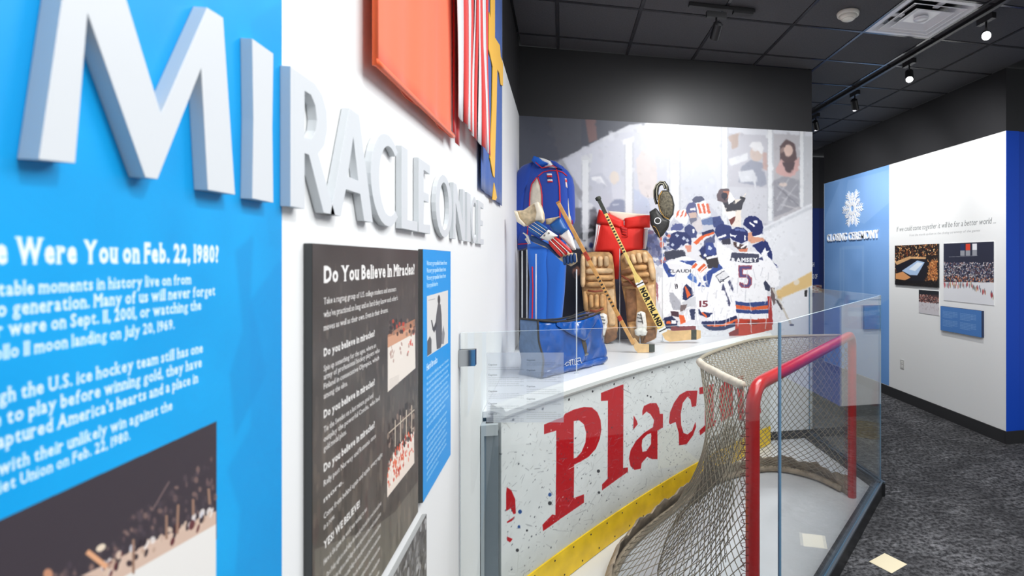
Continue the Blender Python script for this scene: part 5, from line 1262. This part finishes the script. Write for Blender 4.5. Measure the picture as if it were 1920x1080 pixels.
# ---- warm-up jacket
PLJ = hang(4.34, 1020, 400, -18)
nJ = PLJ[1]
jk = thing('warmup_jacket', at(1020, 475, pl=PLJ), 'royal blue zip warm-up jacket with red piping and white side panels, on a hidden stand', 'jacket')
body = MB().pillow(onto(PLJ, J([(245, 110), (330, 160), (430, 170), (500, 165), (535, 210), (560, 330), (572, 480), (585, 690), (590, 830), (470, 850), (330, 850), (80, 935), (85, 860), (110, 600), (150, 300), (130, 180), (190, 130)])), nJ, .085, .05, 9, 80).build('torso', royal, jk, True)
MB().pillow(onto(PLJ, J([(235, 120), (150, 150), (105, 200), (92, 320), (88, 480), (85, 700), (82, 860), (140, 850), (170, 700), (185, 480), (200, 340), (250, 250), (262, 190)]), .03), nJ, .055, .05, 7, 60).build('sleeve', royal, jk, True)
MB().pillow(onto(PLJ, J([(470, 140), (525, 190), (565, 250), (580, 330), (586, 500), (590, 690), (560, 690), (550, 480), (540, 350), (520, 260), (470, 190)]), -.01), nJ, .045, .05, 6, 60).build('sleeve', royal, jk, True)
sf = Surf(body)
MB().pillow(onto(PLJ, J([(262, 72), (310, 88), (350, 120), (425, 145), (380, 158), (330, 170), (300, 172), (240, 115)]), .055), nJ, .028, .02, 5, 48).build('collar', royal_l, jk, True)
MB().pillow(onto(PLJ, J([(400, 105), (450, 120), (500, 160), (515, 195), (480, 185), (435, 160)]), .04), nJ, .022, .02, 5, 40).build('collar', royal, jk, True)
MB().pillow(onto(PLJ, J([(310, 88), (360, 98), (415, 122), (432, 160), (420, 168), (350, 128)]), .062), nJ, .012, .012, 4, 36).build('neck_lining', wht, jk, True)
def pipe(name, pts, r=.0045, off=.004, m=piping): return MB().tube(sf.path(J(pts), off), r, 6).build(name, m, jk, True)
pipe('zipper', [(432, 172), (450, 250), (462, 340), (466, 480), (466, 620), (465, 830)], .006)
pipe('piping', [(262, 250), (310, 210), (370, 196), (434, 196)]); pipe('piping', [(440, 196), (490, 210), (530, 245)]); pipe('piping', [(250, 258), (205, 320), (190, 400), (184, 520), (160, 840)]); pipe('piping', [(262, 258), (290, 340), (300, 420), (302, 560)]); pipe('piping', [(80, 873), (180, 868), (330, 862)], .004); pipe('piping', [(552, 320), (566, 440), (578, 690)], .004)
MB().tube([at(u, v, pl=(PLJ[0] + nJ * .083, nJ)) for u, v in J([(240, 118), (300, 172), (335, 165), (400, 150), (432, 168)])], .004, 6).build('piping', piping, jk, True)
patch('side_panel', sf, J([(255, 262), (284, 340), (296, 420), (298, 600), (185, 700), (190, 420), (208, 325)]), .004, offw, jk); patch('side_panel', sf, J([(545, 330), (556, 340), (572, 690), (548, 690), (540, 500)]), .004, offw, jk)
for k, (y, c) in enumerate(((222, wht), (240, piping), (258, mat('badge_navy', (40, 60, 120), .7)), (276, wht), (288, piping))):
    patch('badge', sf, J([(342 + k * 2, y), (388 + k * 2, y), (391 + k * 2, y + 15), (345 + k * 2, y + 15)]), .005 , c, jk)
patch('badge', sf, J([(510, 265), (548, 272), (552, 370), (520, 345)]), .005, mat('badge_pale', (214, 200, 206), .7), jk); patch('badge', sf, J([(515, 275), (545, 282), (547, 305), (517, 300)]), .0075, piping, jk)
stand_m = mat('black_stand', (24, 24, 26), .4)
b0 = at(1020, 420, pl=PLJ) - nJ * .02
MB().tube([Vector((b0.x, b0.y, ZP + .001)), b0], .012, 8).build('mannequin_pole', stand_m, jk, True)
# ---- track pants
PLP = hang(4.13, 1022, 540, -12); nP = PLP[1]
azure = mat('azure_track_pants', (8, 98, 196), .7, bump=.12, bscale=30, sheen=.3)
def B_(pts): return ZZ(970, 480, 4.91, pts)
tp = thing('track_pants', at(1022, 650, pl=PLP), 'azure blue track pants hanging behind the blue bag', 'pants')
zb_px = 655
l1 = MB().pillow(onto(PLP, [(990, 455), (1030, 455), (1034, 520), (1031, 600), (1030, 654), (990, 654), (993, 600), (995, 520)]), nP, .055, .04, 7, 56).build('pant_leg', azure, tp, True)
l2 = MB().pillow(onto(PLP, [(1022, 455), (1062, 462), (1060, 500), (1057, 550), (1052, 600), (1050, 654), (1022, 654), (1026, 560), (1026, 500)], -.01), nP, .055, .04, 7, 56).build('pant_leg', azure, tp, True)
sp_ = Surf(l1); MB().tube(sp_.path([(998, 500), (999, 540), (998, 590), (996, 640)], .003), .005, 6).build('side_stripe', piping, tp, True)
MB().pillow(onto(PLP, [(990, 450), (1062, 450), (1062, 466), (990, 466)]), nP, .05, .04, 5, 40).build('waistband', azure, tp, True)
# ---- clear acrylic rods that hold the glove, and the glove
acr = veil_mat('clear_acrylic', (225, 230, 235), .55, .08)
def rod(u, v0, v1, lab):
    b0 = at(u, v1, z=ZP + .0005); dd = (b0 - CAM).dot(FW); t0 = at(u, v0, d=dd)
    g = thing('acrylic_rod', b0, lab, 'rod', 'clear rods that prop up the gear')
    MB().tube([b0, Vector((b0.x, b0.y, t0.z))], .0042, 8).build('shaft', acr, g, True)
    MB().lathe(b0, UP, [(.016, 0), (.016, .003), (.006, .005)], 14).build('foot', acr, g, True)
rod(979, 470, 693, 'clear acrylic rod nearest the white wall, under the goalie glove'); rod(988, 468, 685, 'clear acrylic rod second from the white wall, under the goalie glove')
rod(1005, 476, 703, 'clear acrylic rod in front of the left part of the blue bag'); rod(1081, 505, 700, 'clear acrylic rod in front of the right half of the blue bag')
PLG = hang(3.44, 1030, 450, 0); nG = PLG[1]
gl = thing('goalie_glove', at(1030, 505, pl=PLG), 'red, white and blue goalie glove with cream leather cuff on clear rods', 'goalie glove')
leather = mat('cream_leather', (206, 186, 152), .7, noise=.18, nscale=30, bump=.2, bscale=60); gblue = mat('glove_blue', (14, 84, 152), .45, bump=.1); gred = mat('glove_red', (196, 34, 28), .45, bump=.1); gwh = mat('glove_white', (226, 222, 214), .5, noise=.06, nscale=40)
def gpil(name, pts, m, tf, tb=.02, off=0.0): return MB().pillow(onto(PLG, J(pts), off), nG, tf, tb, 5, 44).build(name, m, gl, True)
gpil('cuff', [(55, 565), (130, 560), (230, 492), (272, 482), (300, 520), (322, 590), (328, 660), (300, 690), (250, 655), (160, 712), (90, 680)], leather, .03, .04, .0)
gpil('cuff_fold', [(240, 500), (275, 485), (318, 570), (326, 660), (250, 655), (262, 580)], offw, .018, .01, .03)
gpil('cuff_edge', [(56, 568), (84, 572), (110, 640), (165, 700), (150, 716), (84, 672)], offw, .016, .01, .03)
gpil('palm', [(190, 780), (360, 880), (480, 990), (610, 950), (620, 1040), (560, 1078), (470, 1030), (360, 920), (200, 850)], leather, .03, .04, -.03)
gpil('thumb', [(360, 700), (470, 622), (535, 740), (480, 792), (400, 760)], gblue, .035, .03, -.02); gpil('thumb_lining', [(330, 640), (465, 616), (370, 692), (335, 690)], leather, .02, .015, -.01)
gpil('thumb_flap', [(455, 795), (540, 735), (575, 800), (612, 925), (580, 930), (500, 840)], gwh, .02, .02, -.015)
def groll(a, b_, r, m, off=.03):
    p, q = onto(PLG, J([a, b_]), off); d = (q - p); n = 9; pts = [p + d * (i / (n - 1)) for i in range(n)]
    rs = [r * (.55 if i in (0, n - 1) else .9 if i in (1, n - 2) else 1) for i in range(n)]
    return MB().tube(pts, rs, 10).build('padded_roll', m, gl, True)
for k in range(4): groll((182 + k * 24, 728 - k * 20), (296 + k * 22, 800 - k * 20), .0105, gblue)
gpil('knuckle_band', [(288, 815), (365, 738), (455, 797), (372, 852)], gwh, .03, .02, .018)
for k in range(3): groll((378 + k * 25, 850 - k * 17), (496 + k * 42, 985 - k * 17), .0135, gred)
for k in range(2): MB().tube(onto(PLG, J([(388 + k * 27, 838 - k * 18), (518 + k * 42, 970 - k * 18)]), .042), .0028, 6).build('white_lace', gwh, gl, True)
for k in range(3): MB().tube(onto(PLG, J([(192 + k * 24, 716 - k * 20), (306 + k * 22, 790 - k * 20)]), .039), .002, 6).build('white_lace', gwh, gl, True)
for k in range(4): groll((508 + k * 30, 985 - k * 10), (516 + k * 30, 1066 - k * 8), .0115, mat('glove_dark_blue', (10, 54, 104), .5), .012)
gpil('side_panel', [(190, 795), (240, 800), (380, 880), (480, 1000), (455, 1000), (350, 900), (200, 845)], mat('glove_dark_blue', (10, 54, 104), .5), .016, .02, .008)
mb = MB()
for k in range(6): mb.tube(onto(PLG, J([(130 + k * 7, 770 + k * 3), (180 + k * 4, 800 + k * 14), (150 + k * 6, 830 + k * 8)]), .01 + .002 * k), .004, 6)
tag(mb.build('laces', gwh, gl, True), kind='stuff')
gm_ = mat('black_marker', (40, 40, 40), .6)
for u0, v0 in ((332, 795), (372, 772)):
    MB().tube(onto(PLG, J([(u0 + 14, v0 - 8), (u0, v0), (u0 + 4, v0 + 10), (u0 + 16, v0 + 2), (u0 + 6, v0 - 1)]), .0485), .0016, 5).build('marker_number', gm_, gl)
# ---- blue equipment bag
bl, br_ = Vector((-.125, 3.265, 0)), Vector((.285, 3.645, 0)); bd = (br_ - bl).normalized(); bw_ = Vector((-bd.y, bd.x, 0)); BL = (br_ - bl).length; BD, BH = .215, .35
bag = thing('equipment_bag', Vector(((bl + br_) / 2).xy.to_3d()) + bw_ * BD / 2 + UP * ZP, 'shiny blue vinyl equipment bag with black straps on the platform', 'bag')
vinyl = mat('blue_vinyl_bag', (6, 76, 156), .25, noise=.18, nscale=7, bump=.8, bscale=7, coat=.6); vin_d = mat('dull_blue_end', (84, 112, 150), .5, noise=.1); strap_m = mat('black_webbing', (38, 36, 34), .7)
def bagp(x, y, z):
    """point of the bag: x along its length 0..1, y into its depth 0..1, z height 0..1"""
    sag = .03 * math.sin(math.pi * x) * z; bul = .018 * math.sin(math.pi * z) * math.sin(math.pi * x)
    yy = y - (.10 * (1 - z) * (1 - y) * 0) + (.5 - y) * .28 * z ** 2
    wr = .011 * math.sin(13 * x + 5 * z) * math.sin(7 * z + 3 * y) + .006 * math.sin(29 * x - 11 * z)
    return bl + bd * (x * BL + .01 * math.sin(6 * z)) + bw_ * (yy * BD + (-(1 - 2 * y)) * (bul + wr)) + UP * (ZP + .001 + z * BH - sag)
def grid_face(f, nu, nv):
    V = [f(i / nu, j / nv) for j in range(nv + 1) for i in range(nu + 1)]
    return V, [(j * (nu + 1) + i, j * (nu + 1) + i + 1, (j + 1) * (nu + 1) + i + 1, (j + 1) * (nu + 1) + i) for j in range(nv) for i in range(nu)]
mb = MB()
for f in (lambda a, b_: bagp(a, 0, b_), lambda a, b_: bagp(a, 1, b_), lambda a, b_: bagp(a, b_, 1), lambda a, b_: bagp(1, a, b_), lambda a, b_: bagp(a, b_, 0)): mb.add(*grid_face(f, 22, 14))
o = mb.build('bag_body', vinyl, bag, True); bmm = bmesh.new(); bmm.from_mesh(o.data); bmesh.ops.remove_doubles(bmm, verts=bmm.verts, dist=.0015); bmesh.ops.recalc_face_normals(bmm, faces=bmm.faces); bmm.to_mesh(o.data); bmm.free()
body_bag = o
o = obj('end_panel', *grid_face(lambda a, b_: bagp(0, a, b_) - bd * .002, 12, 12), vin_d, bag, smooth=True); o.modifiers.new('thick', 'SOLIDIFY').thickness = .003
def bt(name, pts, r, m): return MB().tube(pts, r, 8).build(name, m, bag, True)
bt('piping', [bagp(x / 20, 0, 1) + UP * .003 - bw_ * .002 for x in range(21)], .007, strap_m); bt('piping', [bagp(x / 20, 1, 1) + UP * .003 for x in range(21)], .007, strap_m); bt('piping', [bagp(0, 0, z / 14) - bw_ * .002 - bd * .002 for z in range(15)], .006, strap_m); bt('piping', [bagp(0, z / 10, 1) + UP * .003 for z in range(11)], .006, strap_m)
o = obj('zipper_band', *grid_face(lambda a, b_: bagp(a, .42 + .16 * b_, 1) + UP * .002, 24, 3), strap_m, bag); o.modifiers.new('thick', 'SOLIDIFY').thickness = .002
o = obj('front_strap', *grid_face(lambda a, b_: bagp(.615 + .05 * a - .02 * math.sin(b_ * 3.1), 0, .30 + .70 * b_) - bw_ * .004, 4, 14), mat('brown_strap', (70, 58, 46), .6), bag, smooth=True); o.modifiers.new('thick', 'SOLIDIFY').thickness = .003
MB().obox(bagp(.64, 0, .30) - bw_ * .007, bd * .016, bw_ * .002, UP * .009).build('buckle', chrome, bag)
bt('carry_handle', [bagp(.50 + .34 * k / 16, .25, 1) + UP * (.008 + .018 * math.sin(math.pi * k / 16)) - bw_ * .03 * math.sin(math.pi * k / 16) for k in range(17)], .008, strap_m)
o = obj('top_flap', *grid_face(lambda a, b_: bagp(.25 + .72 * a, 0, 1 - .42 * b_ * (1 - abs(a - .52) * 1.7)) - bw_ * (.006 + .01 * math.sin(3.1 * a)), 20, 8), vinyl, bag, smooth=True); o.modifiers.new('thick', 'SOLIDIFY').thickness = .003
o = obj('base_fold', *grid_face(lambda a, b_: bagp(a, 0, .02 + .13 * b_) - bw_ * (.008 + .012 * math.sin(3.1 * b_)), 20, 5), vinyl, bag, smooth=True); o.modifiers.new('thick', 'SOLIDIFY').thickness = .004
sb = Surf(body_bag, *[c for c in bag.children if c.name.startswith(('base_fold', 'top_flap'))])
wl2 = mat('white_bag_print', (224, 224, 228), .5)
for pts in ([(1059, 684), (1063, 679), (1068, 679), (1067, 684), (1061, 686)], [(1069, 676), (1070, 685)], [(1067, 676), (1075, 674)], [(1073, 675), (1074, 684)], [(1077, 674), (1078, 684), (1083, 682)], [(1079, 672), (1088, 671), (1089, 678), (1091, 681)], [(1080, 678), (1088, 676)]):
    MB().tube(sb.path(pts, .003, 3), .0022, 5).build('white_lettering', wl2, bag)
# ---- leg pads
def K(pts): return ZZ(1080, 460, 5.14, pts)
tan = mat('tan_pad_leather', (196, 152, 100), .65, noise=.22, nscale=16, bump=.25, bscale=50); tan_l = mat('pale_pad_leather', (214, 180, 136), .65, noise=.16, nscale=18, bump=.2, bscale=50); brn = mat('brown_pad_leather', (134, 94, 62), .7, noise=.25, nscale=18, bump=.3, bscale=50); strapb = mat('red_brown_strap', (138, 66, 42), .6)
def pad(label, PL, outline, rolls, panels, foot):
    n_ = PL[1]; g = thing('leg_pad', Vector((at(*K([foot[0]])[0], pl=PL).x, at(*K([foot[0]])[0], pl=PL).y, ZP)), label, 'leg pad', 'old leather goalie leg pads')
    MB().pillow(onto(PL, K(outline)), n_, .045, .05, 7, 72).build('pad_core', tan, g, True)
    for pts, m, tf, off in panels: MB().pillow(onto(PL, K(pts), off), n_, tf, .015, 5, 48).build('pad_panel', m, g, True)
    for a, b_, w, m in rolls:
        p, q = onto(PL, K([a, b_]), .05); d = q - p; k = 11; r = w / 5.14 / FPX * (p - CAM).dot(FW) / 2
        rs = [r * (.5 if i in (0, k - 1) else .9 if i in (1, k - 2) else 1) for i in range(k)]
        MB().tube([p + d * (i / (k - 1)) for i in range(k)], rs, 10).build('padded_roll', m, g, True)
    return g
PL1 = hang(4.50, 1118, 560, 4); PL2 = hang(4.49, 1198, 560, -4)
zlow1 = 948
p1 = pad('tan leather goalie leg pad, left one, partly behind the blue bag', PL1,
    [(48, 85), (100, 66), (200, 62), (325, 66), (352, 95), (368, 220), (380, 420), (395, 640), (405, 800), (385, 900), (300, 945), (262, 925), (230, 760), (130, 655), (75, 610), (55, 420)],
    [((120 + k * 58, 105), (122 + k * 58, 205), 52, tan_l) for k in range(4)] + [((100, 250), (362, 245), 58, tan_l), ((100, 315), (368, 308), 56, tan), ((104, 378), (372, 370), 58, tan), ((72, 100), (72, 400), 50, tan_l)] + [((150 + k * 52, 465), (152 + k * 52, 600), 50, tan) for k in range(3)] + [((90, 440), (105, 630), 48, tan)],
    [([(285, 420), (372, 415), (385, 650), (380, 770), (320, 780), (300, 640)], tan_l, .02, .035), ([(285, 800), (392, 790), (400, 880), (375, 910), (300, 944), (268, 930)], brn, .03, .02)], [(330, 945)])
MB().tube(onto(PL1, K([(120, 432), (190, 440), (270, 430)]), .075), .008, 8).build('strap', strapb, p1, True); MB().tube(onto(PL1, K([(140, 620), (200, 630), (270, 600)]), .075), .009, 8).build('strap', strapb, p1, True)
p2 = pad('tan leather goalie leg pad, right one, behind the paddle of the lettered stick', PL2,
    [(425, 105), (460, 72), (560, 46), (680, 46), (735, 110), (768, 250), (772, 420), (768, 640), (785, 800), (772, 900), (660, 946), (545, 925), (500, 820), (475, 560), (440, 380)],
    [((490 + k * 58, 95 - k * 10), (520 + k * 54, 185 - k * 6), 54, tan_l) for k in range(4)] + [((715, 120), (752, 330), 58, tan_l), ((560, 222), (695, 210), 54, tan), ((600, 288), (715, 278), 52, tan), ((440, 265), (560, 240), 50, brn), ((445, 330), (580, 300), 50, tan), ((450, 375), (700, 345), 46, brn)],
    [([(480, 410), (590, 400), (600, 620), (580, 735), (500, 740), (482, 560)], brn, .03, .03), ([(690, 380), (760, 372), (765, 600), (700, 640)], tan_l, .02, .035), ([(510, 760), (600, 740), (640, 900), (560, 925)], tan, .03, .03), ([(690, 800), (770, 790), (778, 880), (700, 930), (640, 930)], brn, .04, .02)], [(640, 946)])
MB().tube(onto(PL2, K([(455, 290), (520, 330), (590, 400)]), .08), .008, 8).build('strap', strapb, p2, True)
# ---- red hockey pants
def R_px(pts): return ZZ(1080, 350, 7.2, pts)
PLR = hang(4.64, 1168, 430, 0); nR = PLR[1]
redc = mat('red_pants_nylon', (224, 38, 26), .6, bump=.3, bscale=14); 
rp = thing('hockey_pants', at(1165, 560, pl=PLR), 'red hockey pants with white side stripes and laced fly, above the leg pads', 'pants')
c_ = MB().pillow(onto(PLR, R_px([(335, 480), (640, 520), (920, 550), (905, 850), (700, 880), (590, 900), (575, 1250), (500, 1250), (485, 890), (260, 880), (290, 680)]), 0), nR, .045, .03, 7, 84).build('pants_body', redc, rp, True)
MB().pillow(onto(PLR, R_px([(312, 308), (460, 372), (560, 425), (645, 465), (645, 575), (520, 540), (280, 495), (285, 420)]), .012), nR, .04, .04, 6, 56).build('waist_band', redc, rp, True)
MB().pillow(onto(PLR, R_px([(655, 430), (820, 402), (1000, 384), (1000, 555), (820, 560), (660, 575)]), .012), nR, .04, .04, 6, 56).build('waist_band', redc, rp, True)
MB().pillow(onto(PLR, R_px([(430, 325), (640, 345), (980, 380), (840, 405), (665, 432), (640, 470), (560, 430), (450, 372)]), -.012), nR, .012, .02, 5, 48).build('lining', mat('cream_lining', (240, 226, 206), .8), rp, True)
MB().pillow(onto(PLR, R_px([(276, 500), (338, 512), (300, 690), (258, 880), (228, 872), (258, 690)]), .006), nR, .03, .02, 5, 48).build('side_stripe', wht, rp, True); MB().pillow(onto(PLR, R_px([(918, 570), (972, 570), (968, 700), (945, 840), (905, 842), (912, 700)]), .006), nR, .03, .02, 5, 48).build('side_stripe', wht, rp, True)
for a, b_ in (((262, 560), (330, 300)), ): pass
for a, b_ in (((318, 520), (262, 870)), ((930, 575), (918, 840))): MB().tube(onto(PLR, R_px([a, b_]), .038), .0022, 5).build('stripe_edge', redc, rp)
MB().pillow(onto(PLR, R_px([(600, 530), (700, 560), (712, 690), (690, 700), (620, 640)]), .035), nR, .018, .01, 4, 36).build('fly', mat('dark_red_fly', (178, 22, 20), .6), rp, True)
for k in range(4): MB().tube(onto(PLR, R_px([(632, 570 + k * 32), (690, 585 + k * 32)]), .054), .003, 6).build('lace', redc, rp)
# ---- goalie sticks
def stick_pl(d0, u0, v0, d1, u1, v1):
    a, b_ = at(u0, v0, d=d0), at(u1, v1, d=d1); ax = (b_ - a).normalized(); n_ = (-(FW) - ax * (-(FW)).dot(ax)).normalized(); return a, b_, ax, n_, n_.cross(ax)
wood = mat('amber_ash_wood', (206, 152, 84), .4, noise=.12, nscale=22, coat=.3); pale_wood = mat('pale_blade_wood', (222, 184, 130), .45, noise=.08, nscale=18); tape_g = mat('grey_black_tape', (62, 66, 58), .8, noise=.2, nscale=60); yw = mat('yellow_painted_wood', (232, 204, 120), .4, noise=.08, nscale=18)
def band(root, name, a, ax, n_, s_, L0, L1, w, t, m, dn=0.0): return bevel(MB().obox(a + ax * (L0 + L1) / 2 + n_ * dn, ax * ((L1 - L0) / 2), s_ * w, n_ * t).build(name, m, root), .0025, 2)
a, b_, ax, n_, s_ = stick_pl(4.02, 1046, 379, 4.04, 1188, 645); Ls = (b_ - a).length
st = thing('goalie_stick', Vector((b_.x, b_.y, ZP)), 'amber wooden hockey stick leaning before the left leg pad', 'hockey stick')
band(st, 'shaft', a, ax, n_, s_, 0, Ls, .0145, .010, wood); band(st, 'shaft_end', a, ax, n_, s_, -.004, .012, .0155, .011, mat('worn_wood_end', (170, 116, 60), .6))
for f0, f1 in ((.35, .41), (.80, .835)): band(st, 'red_band', a, ax, n_, s_, Ls * f0, Ls * f1, .0151, .0106, mat('worn_red_paint', (176, 62, 40), .5, noise=.2, nscale=50))
for k in range(9): band(st, 'black_mark', a, ax, n_, s_, Ls * (.525 + .025 * k), Ls * (.536 + .025 * k), .0095, .0004, gm_, .0103)
pz = at(1188, 660, z=ZP + .002); dblade = (pz - CAM).dot(FW)
blp = lambda pts, d: [at(u, v, d=d) for u, v in pts]
MB().prism(blp([(1183.5, 636), (1190.5, 634), (1198, 645), (1217, 646), (1217, 660.5), (1196, 661.5), (1190, 655)], 4.05), FW * .016).build('blade', pale_wood, st)
MB().prism(blp([(1217, 646), (1227.5, 646), (1227.5, 660), (1217, 660.5)], 4.049), FW * .018).build('blade_tape', tape_g, st)
a, b_, ax, n_, s_ = stick_pl(4.34, 1121, 371, 4.40, 1246, 626); Ls = (b_ - a).length
st = thing('goalie_stick', Vector((b_.x, b_.y, ZP)), 'pale yellow goalie stick with checked shaft and black lettered paddle', 'hockey stick')
band(st, 'shaft', a, ax, n_, s_, .02, Ls * .62, .0135, .010, yw); band(st, 'grip_tape', a, ax, n_, s_, 0, Ls * .115, .0155, .012, tape_g); MB().lathe(a - ax * .01, ax, [(.014, 0), (.024, .004), (.024, .028), (.015, .036)], 14).build('tape_knob', tape_g, st, True)
for k in range(13): band(st, 'black_check', a, ax, n_, s_, Ls * (.135 + .021 * k), Ls * (.146 + .021 * k), .0100, .0004, gm_, .0103)
pw = .0325
band(st, 'paddle', a, ax, n_, s_, Ls * .61, Ls * .99, pw, .009, yw)
MB().prism([a + ax * Ls * .55 - s_ * .0135 + n_ * .0088, a + ax * Ls * .55 + s_ * .0135 + n_ * .0088, a + ax * Ls * .612 + s_ * pw + n_ * .0088, a + ax * Ls * .612 - s_ * pw + n_ * .0088], -n_ * .0176).build('shoulder', yw, st)
for f0, f1 in ((.612, .645), (.955, .99)):
    band(st, 'white_band', a, ax, n_, s_, Ls * f0, Ls * f1, pw * 1.01, .0004, wht, .0094); band(st, 'black_band', a, ax, n_, s_, Ls * (f0 + .012), Ls * (f0 + .02), pw * 1.01, .0005, gm_, .0098)
C = Canvas(620, 110, (232, 204, 120)); C.text('NORTHLAND', 12, 92, 108, (30, 28, 26), fit=596, bold=.075)
nl = print_mat('paddle_print', C.image('paddle_print'), .4)
flip = s_ if s_.dot(UP) > 0 else -s_
q0, q1 = a + ax * Ls * .655 + n_ * .0094, a + ax * Ls * .95 + n_ * .0094
quad('paddle_print', q0 - flip * pw * .93, q1 - flip * pw * .93, q1 + flip * pw * .93, q0 + flip * pw * .93, nl, st)
MB().prism(blp([(1239, 622), (1252, 618.5), (1262, 621), (1296, 619), (1296, 637), (1256, 641), (1247, 637)], 4.50), FW * .016).build('blade', pale_wood, st); MB().prism(blp([(1296, 618.8), (1306, 618.4), (1306, 637), (1296, 637.2)], 4.499), FW * .018).build('blade_tape', tape_g, st); MB().prism(blp([(1306, 618.4), (1314, 620), (1314, 634), (1306, 637)], 4.50), FW * .016).build('blade_tip', pale_wood, st)
# ---- catching glove
def T_(pts): return ZZ(1200, 330, 7.2, pts)
PLT = hang(4.42, 1240, 390, 0); nT = PLT[1]
blk_l = mat('worn_black_leather', (44, 44, 42), .55, noise=.3, nscale=30, bump=.3, bscale=60); web = mat('olive_webbing', (96, 90, 74), .8, noise=.3, nscale=60, bump=.5, bscale=90); amb = mat('amber_lacing', (184, 140, 60), .6)
tg = thing('catching_glove', at(1238, 450, pl=PLT), 'black leather catching glove with laced oval pocket, propped up beside the red pants', 'goalie glove')
MB().pillow(onto(PLT, T_([(300, 210), (380, 205), (430, 290), (455, 400), (440, 520), (390, 590), (330, 560), (275, 480), (250, 380), (262, 280)]), .03), nT, .03, .04, 6, 56).build('pocket', web, tg, True)
loop = T_([(300, 212), (380, 208), (432, 290), (456, 400), (442, 520), (392, 590), (330, 562), (275, 482), (250, 380), (262, 280)])
MB().tube(onto(PLT, loop + loop[:1], .04), .007, 8, cap=False).build('pocket_rim', blk_l, tg, True); MB().tube(onto(PLT, loop[5:] + loop[:1], .047), .0032, 6).build('rim_lacing', amb, tg, True)
mb = MB()
for k in range(7): mb.tube(onto(PLT, T_([(270 + k * 26, 260 + abs(k - 3) * 18), (280 + k * 22, 560 - abs(k - 3) * 22)]), .058 - abs(k - 3) * .004), .0016, 4); mb.tube(onto(PLT, T_([(262 + abs(k - 3) * 4, 290 + k * 38), (445 - abs(k - 3) * 6, 290 + k * 38)]), .056 - abs(k - 3) * .004), .0016, 4)
tag(mb.build('pocket_lacing', mat('grey_lace', (140, 132, 112), .8), tg), kind='stuff')
for off_, pts in ((.0, [(225, 380), (200, 300), (196, 200), (225, 125), (275, 85), (330, 85), (368, 140), (380, 205)]), (.035, [(250, 330), (232, 240), (245, 150), (285, 112), (320, 120), (345, 180)])):
    MB().tube(onto(PLT, T_(pts), off_), .012, 8).build('finger_loop', blk_l, tg, True); MB().tube(onto(PLT, T_([(x - 10, y - 4) for x, y in pts]), off_ + .012), .003, 6).build('loop_lacing', mat('pale_lace', (190, 186, 160), .7), tg, True)
MB().pillow(onto(PLT, T_([(128, 485), (215, 430), (270, 500), (330, 572), (405, 605), (385, 700), (315, 800), (262, 845), (205, 770), (140, 650)]), .015), nT, .035, .04, 6, 56).build('cuff', blk_l, tg, True)
MB().tube([p for p in onto(PLT, T_([(240 + 42 * math.cos(q), 612 + 40 * math.sin(q)) for q in [i * math.pi / 8 for i in range(17)]]), .052)], .004, 6, cap=False).build('cuff_emblem', wht, tg, True)
MB().tube(onto(PLT, T_([(180, 680), (215, 700), (245, 755), (270, 830)]), .045), .003, 6).build('cuff_lacing', amb, tg, True)
rod(1242, 445, 640, 'clear acrylic rod under the black catching glove'); rod(1162, 466, 643, 'clear acrylic rod between the two leg pads')
# ---- goalie skates in front of the pads
skw = mat('white_skate_plastic', (222, 220, 212), .4, noise=.08, nscale=40)
def skate(label, PL, off, boot, toe, lacep, d_):
    n_ = PL[1]; g = thing('goalie_skate', at(*K([toe[-1]])[0], pl=PL) + n_ * off, label, 'skate', 'white goalie skates before the pads')
    MB().pillow(onto(PL, K(boot), off), n_, .03, .03, 6, 48).build('boot', skw, g, True)
    MB().pillow(onto(PL, K(toe), off + .025), n_, .03, .03, 6, 48).build('toe_cap', skw, g, True)
    for a, b_ in lacep: MB().tube(onto(PL, K([a, b_]), off + .033), .003, 5).build('lace', gm_, g)
    cx_ = sum(p[0] for p in toe) / len(toe); lo = max(p[1] for p in toe)
    tip = at(*K([(cx_, 0)])[0], d=1); q0 = onto(PL, K([(cx_, lo - 14)]), off + .03)[0]
    MB().obox(Vector((q0.x, q0.y, (q0.z + ZP) / 2 + .0008)), RT * .006, n_ * .03, UP * ((q0.z - ZP) / 2 - .0004)).build('blade_holder', acr if False else chrome, g)
skate('white goalie skate in front of the right leg pad', PL2, .085, [(600, 640), (640, 622), (680, 640), (695, 760), (690, 820), (600, 820), (590, 730)], [(580, 800), (610, 778), (680, 785), (704, 815), (690, 850), (620, 860), (590, 845)], [((612, 650), (650, 660)), ((606, 680), (655, 690)), ((612, 715), (660, 722)), ((640, 640), (662, 740))], 0)
skate('white goalie skate in front of the left leg pad, beside the bag', PL1, .085, [(225, 655), (270, 640), (305, 660), (312, 730), (290, 810), (262, 850), (240, 800)], [(255, 760), (300, 720), (308, 770), (285, 850), (262, 870), (250, 830)], [((235, 672), (280, 676)), ((240, 700), (290, 705)), ((245, 730), (292, 736))], 0)
